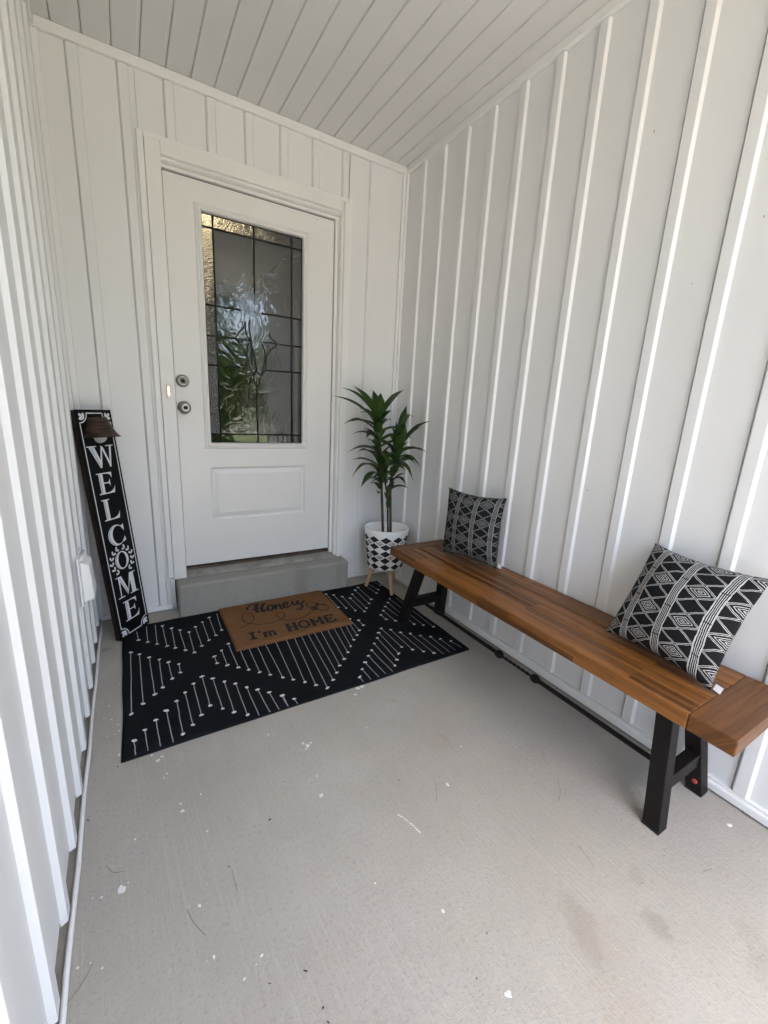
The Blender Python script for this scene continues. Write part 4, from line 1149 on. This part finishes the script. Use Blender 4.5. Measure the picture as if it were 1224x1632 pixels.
# ------------------------------------------------------------------ pillows
def pillow(label, BL, BR, TL, thick, mat, seed, group=None, tagcorner=True, over=1.0):
    c = (BR + TL) / 2
    eu = (BR - BL); w = eu.length * over; eu.normalize()
    ev = (TL - BL); h = ev.length * over; ev = (ev - eu * ev.dot(eu)).normalized()
    en = eu.cross(ev)
    t = thing('throw_pillow', label, 'pillow', c)
    n = 30; vs, uvs = [], []
    idx = {}
    me = bpy.data.meshes.new('cushion')
    def pos(i, j, side):
        u, v = i / n * 2 - 1, j / n * 2 - 1
        # soft square: sides pulled in, corners left as ears
        pu = u * (1 - .11 * (1 - v * v) ** 1.0 * abs(u) ** 1.2); pv = v * (1 - .11 * (1 - u * u) * abs(v) ** 1.2)
        b_ = max(0., (1 - u * u)) ** .55 * max(0., (1 - v * v)) ** .55
        z = thick * .5 * b_ * side
        ns = noise.noise(Vector((u * 2.1 + seed, v * 2.1, side)))
        ns2 = noise.noise(Vector((u * 6 + seed, v * 6, side * 2)))
        z += side * b_ * (.010 * ns + .0028 * ns2)
        crease = math.exp(-((abs(u) - abs(v)) / .16) ** 2) * max(0, abs(u * v) - .35) * .020
        z -= side * crease * (1 if 0 < b_ else 0) * b_ ** .3
        sag = -.012 * (1 - v) * (1 - u * u) * .5
        return c + eu * (pu * w / 2) + ev * (pv * h / 2 + sag * 0) + en * z
    for side in (1, -1):
        for j in range(n + 1):
            for i in range(n + 1):
                ed = i in (0, n) or j in (0, n)
                if side < 0 and ed: idx[(i, j, side)] = idx[(i, j, 1)]; continue
                idx[(i, j, side)] = len(vs); vs.append(pos(i, j, side)); uvs.append((i / n, j / n))
    fs = []
    for side in (1, -1):
        for j in range(n):
            for i in range(n):
                q = [idx[(i, j, side)], idx[(i + 1, j, side)], idx[(i + 1, j + 1, side)], idx[(i, j + 1, side)]]
                fs.append(q if side > 0 else q[::-1])
    me.from_pydata([tuple(v) for v in vs], [], fs)
    ul = me.uv_layers.new(name='UVMap')
    for l in me.loops: ul.data[l.index].uv = uvs[l.vertex_index]
    me.polygons.foreach_set('use_smooth', [True] * len(fs)); me.materials.append(mat)
    o = bpy.data.objects.new('cushion', me); col.objects.link(o); o.parent = t; bpy_inv(o, t)
    s = o.modifiers.new('sub', 'SUBSURF'); s.levels = 1; s.render_levels = 1
    # care label at the lower near corner
    a = pos(n, 1, 1)
    q = [a - en * .012 + eu * -.004, a - en * .012 + eu * .016 - ev * .004, a - en * .014 + eu * .016 + ev * .016, a - en * .014 - eu * .004 + ev * .018]
    MB().hexa([p - en * .0004 for p in q], [p + en * .0004 for p in q]).build('care_label', M['tag'], t)
    return t
pillow('black and white printed pillow standing upright at the far end of the bench', un(703, 879, 2, .466), un(791, 907, 2, .466),
       un(703, 879, 2, .466) + Vector((.020, .006, .352)), .14, M['pillow_a'], 1.3, over=1.03)
pillow('black and white printed pillow tilted against the wall at the near bench end', Vector((-.201, -1.813, .466)), Vector((-.247, -2.156, .466)),
       Vector((-.201, -1.813, .466)) + Vector((.170, -.024, .318)), .175, M['pillow_b'], 4.1, over=1.03)

# ------------------------------------------------------------------ paint flecks and litter on the slab
pf = MB(); rr = random.Random(11)
def fleck(x, y, r, el=1., ang=0.):
    n = 9; vs = [(x, y, .0016)]
    for k in range(n):
        t = 2 * PI * k / n; q = r * rr.uniform(.6, 1.2)
        a, b_ = q * math.cos(t) * el, q * math.sin(t)
        vs.append((x + a * math.cos(ang) - b_ * math.sin(ang), y + a * math.sin(ang) + b_ * math.cos(ang), .0006))
    pf.add(vs, [(0, 1 + k, 1 + (k + 1) % n) for k in range(n)], False)
for px, py, r in [(194, 1418, .011), (162, 1430, .004), (288, 1281, .0045), (291, 1293, .006), (320, 1266, .004), (242, 1204, .006), (252, 1212, .008), (258, 1206, .006), (190, 1203, .007), (428, 1171, .004),
                  (505, 1237, .004), (318, 1444, .004), (341, 1526, .004), (417, 1523, .004), (570, 1097, .014), (577, 1094, .012), (566, 1107, .006), (483, 1185, .007), (490, 1189, .009), (495, 1184, .006), (488, 1194, .004),
                  (512, 1268, .009), (1162, 1315, .008), (810, 1585, .008), (706, 1452, .006), (713, 1250, .007), (598, 1408, .003), (330, 1325, .003), (215, 1338, .003), (124, 1543, .004), (163, 1543, .003), (389, 1561, .003),
                  (163, 1120, .003), (174, 1125, .004), (165, 1145, .003), (178, 1147, .004), (188, 1155, .004), (190, 1165, .004), (183, 1170, .003), (585, 1160, .004), (735, 1190, .003), (266, 1233, .003), (262, 1240, .003)]:
    P = un(px, py, 2, 0)
    if RX0 - .002 < P.x < RX1 + .002 and RY0 - .004 < P.y < RY1: P.y = RY0 - .015
    fleck(P.x, P.y, r * .85, rr.uniform(1, 1.7), rr.uniform(0, 3))
    for k in range(rr.randint(0, 1)): fleck(P.x + rr.gauss(0, .018), min(P.y + rr.gauss(0, .012), P.y + .01), rr.uniform(.001, .0022))
for k in range(26):
    P = un(634 + 36 * k / 25 + rr.uniform(-1, 1), 1298 + 30 * (k / 25) ** 1.2 + rr.uniform(-1, 1), 2, 0); fleck(P.x, P.y, rr.uniform(.001, .0022), 2.4, -.9)
tag(pf.build('paint_fleck', M['paint_fleck'], floor, recalc=False), kind='stuff')
lt = MB()
for px, py, r in [(487, 1548, .008), (365, 1382, .006), (430, 1568, .005), (515, 1607, .005), (611, 1420, .004), (523, 1630, .006), (430, 1307, .007), (776, 1488, .004), (653, 1093, .006), (700, 1238, .004), (760, 1560, .003), (1023, 1408, .005), (140, 1308, .008), (188, 1222, .006), (183, 1090, .006), (636, 1244, .004), (845, 1150, .006), (880, 1320, .004), (800, 1266, .004)]:
    P = un(px, py, 2, 0); a = rr.uniform(0, 3); r *= .8
    d = Vector((math.cos(a), math.sin(a), 0)) * r; e = Vector((-d.y, d.x, 0)) * .4
    lt.add([P - d + Vector((0, 0, .001)), P - e + Vector((0, 0, .0008)), P + d + Vector((0, 0, .001)), P + e + Vector((0, 0, .0035))], [(0, 1, 2), (0, 2, 3), (0, 3, 1), (1, 3, 2)])
for pts in ([(697, 1168), (712, 1178), (723, 1195)], [(864, 1195), (868, 1210), (874, 1222)], [(889, 1242), (893, 1260), (890, 1278)], [(694, 1248), (696, 1262), (695, 1278)], [(922, 1347), (935, 1365), (948, 1382)], [(298, 1450), (310, 1472), (327, 1490)],
            [(170, 1380), (180, 1390), (195, 1389)], [(618, 1114), (632, 1119)], [(104, 1602), (128, 1572), (148, 1536)], [(1120, 1390), (1135, 1384)], [(370, 1387), (378, 1420)]):
    c = catmull([un(a, b_, 2, .0016) for a, b_ in pts], 5); lt.tube(c, .00042, 4)
tag(lt.build('litter_bit', M['debris'], floor, recalc=False), kind='stuff')

for parent, ax, val, off, marks in ((rw, 0, 0, -.0007, [(1043, 209, .0022, .007), (936, 781, .004, .004), (1103, 452, .002, .003), (893, 893, .002, .002), (1218, 345, .0018, .006)]), (dr, 1, DY, -.0006, [(506, 350, .002, .0045)])):
    for px, py, w, h in marks:
        P = un(px, py, ax, val - BD if px in (936, 1218) else val)
        if ax == 0: MB().box(P.x + off - .0002, P.x + off + .0001, P.y - w / 2, P.y + w / 2, P.z - h / 2, P.z + h / 2).build('scuff_mark', M['debris'], parent)
        else: MB().box(P.x - w / 2, P.x + w / 2, P.y + off - .0002, P.y + off + .0001, P.z - h / 2, P.z + h / 2).build('scuff_mark', M['debris'], parent)

# ------------------------------------------------------------------ trees across the road, mirrored in the door glass
def tree(name, label, x, y, h, r, mat, seed, group='trees across the road'):
    rd = random.Random(seed)
    t = thing(name, label, 'tree', (x, y, -.16), group)
    tr = MB().tube([(x, y, -.2), (x + .1, y, h * .25), (x - .1, y + .1, h * .5), (x, y, h * .8)], [.24, .19, .13, .05], 9)
    for k in range(5):
        a = rd.uniform(0, 2 * PI); z0 = h * rd.uniform(.3, .6)
        tr.tube([(x, y, z0), (x + math.cos(a) * r * .4, y + math.sin(a) * r * .4, z0 + h * .12), (x + math.cos(a) * r * .75, y + math.sin(a) * r * .75, z0 + h * .2)], [.09, .06, .02], 6)
    tr.build('trunk', M['bark'], t)
    cl = MB()
    clumps = []
    for k in range(34):
        a = rd.uniform(0, 2 * PI); q = rd.uniform(0, 1) ** .5; zz = rd.uniform(.05, 1.)
        rad = r * math.sin(PI * min(1, .12 + zz * .85)) ** .6
        clumps.append((x + math.cos(a) * rad * q, y + math.sin(a) * rad * q, h * zz, rd.uniform(.5, .95)))
    for cx, cy_, cz, cr in clumps:
        for k in range(110):
            d = Vector((rd.gauss(0, 1), rd.gauss(0, 1), rd.gauss(0, 1))); d.normalize(); d *= cr * rd.uniform(.35, 1.05)
            p = Vector((cx, cy_, cz)) + d
            u = Vector((rd.gauss(0, 1), rd.gauss(0, 1), rd.gauss(0, .6))).normalized(); v = u.orthogonal().normalized()
            s = rd.uniform(.09, .17)
            cl.add([p - u * s, p + v * s * .55, p + u * s, p - v * s * .55], [(0, 1, 2, 3)])
    cl.build('crown', mat, t, recalc=False)
for i, (x, y, h, r, m_, lab) in enumerate([(-5.5, -25, 8.5, 3.2, 'fol_a', 'broad green tree across the road, left of the others'), (-.4, -25, 8.4, 3.0, 'fol_b', 'dark green tree across the road facing the door'),
                                    (4.2, -24.5, 7.6, 3.0, 'fol_a', 'rounded light green tree across the road facing the bench end'), (8.6, -27, 5.2, 2.3, 'fol_b', 'low dark green tree across the road to the right'),
                                    (14., -26, 7.0, 2.9, 'fol_a', 'broad green tree far along the road, rightmost of the row')]):
    tree('tree', lab, x, y, h, r, M[m_], 20 + i)
tree('tree', 'small bushy light green tree on the lawn, mirrored in the door glass', 0.60, -13.2, 3.6, 1.25, M['fol_a'], 41, None)
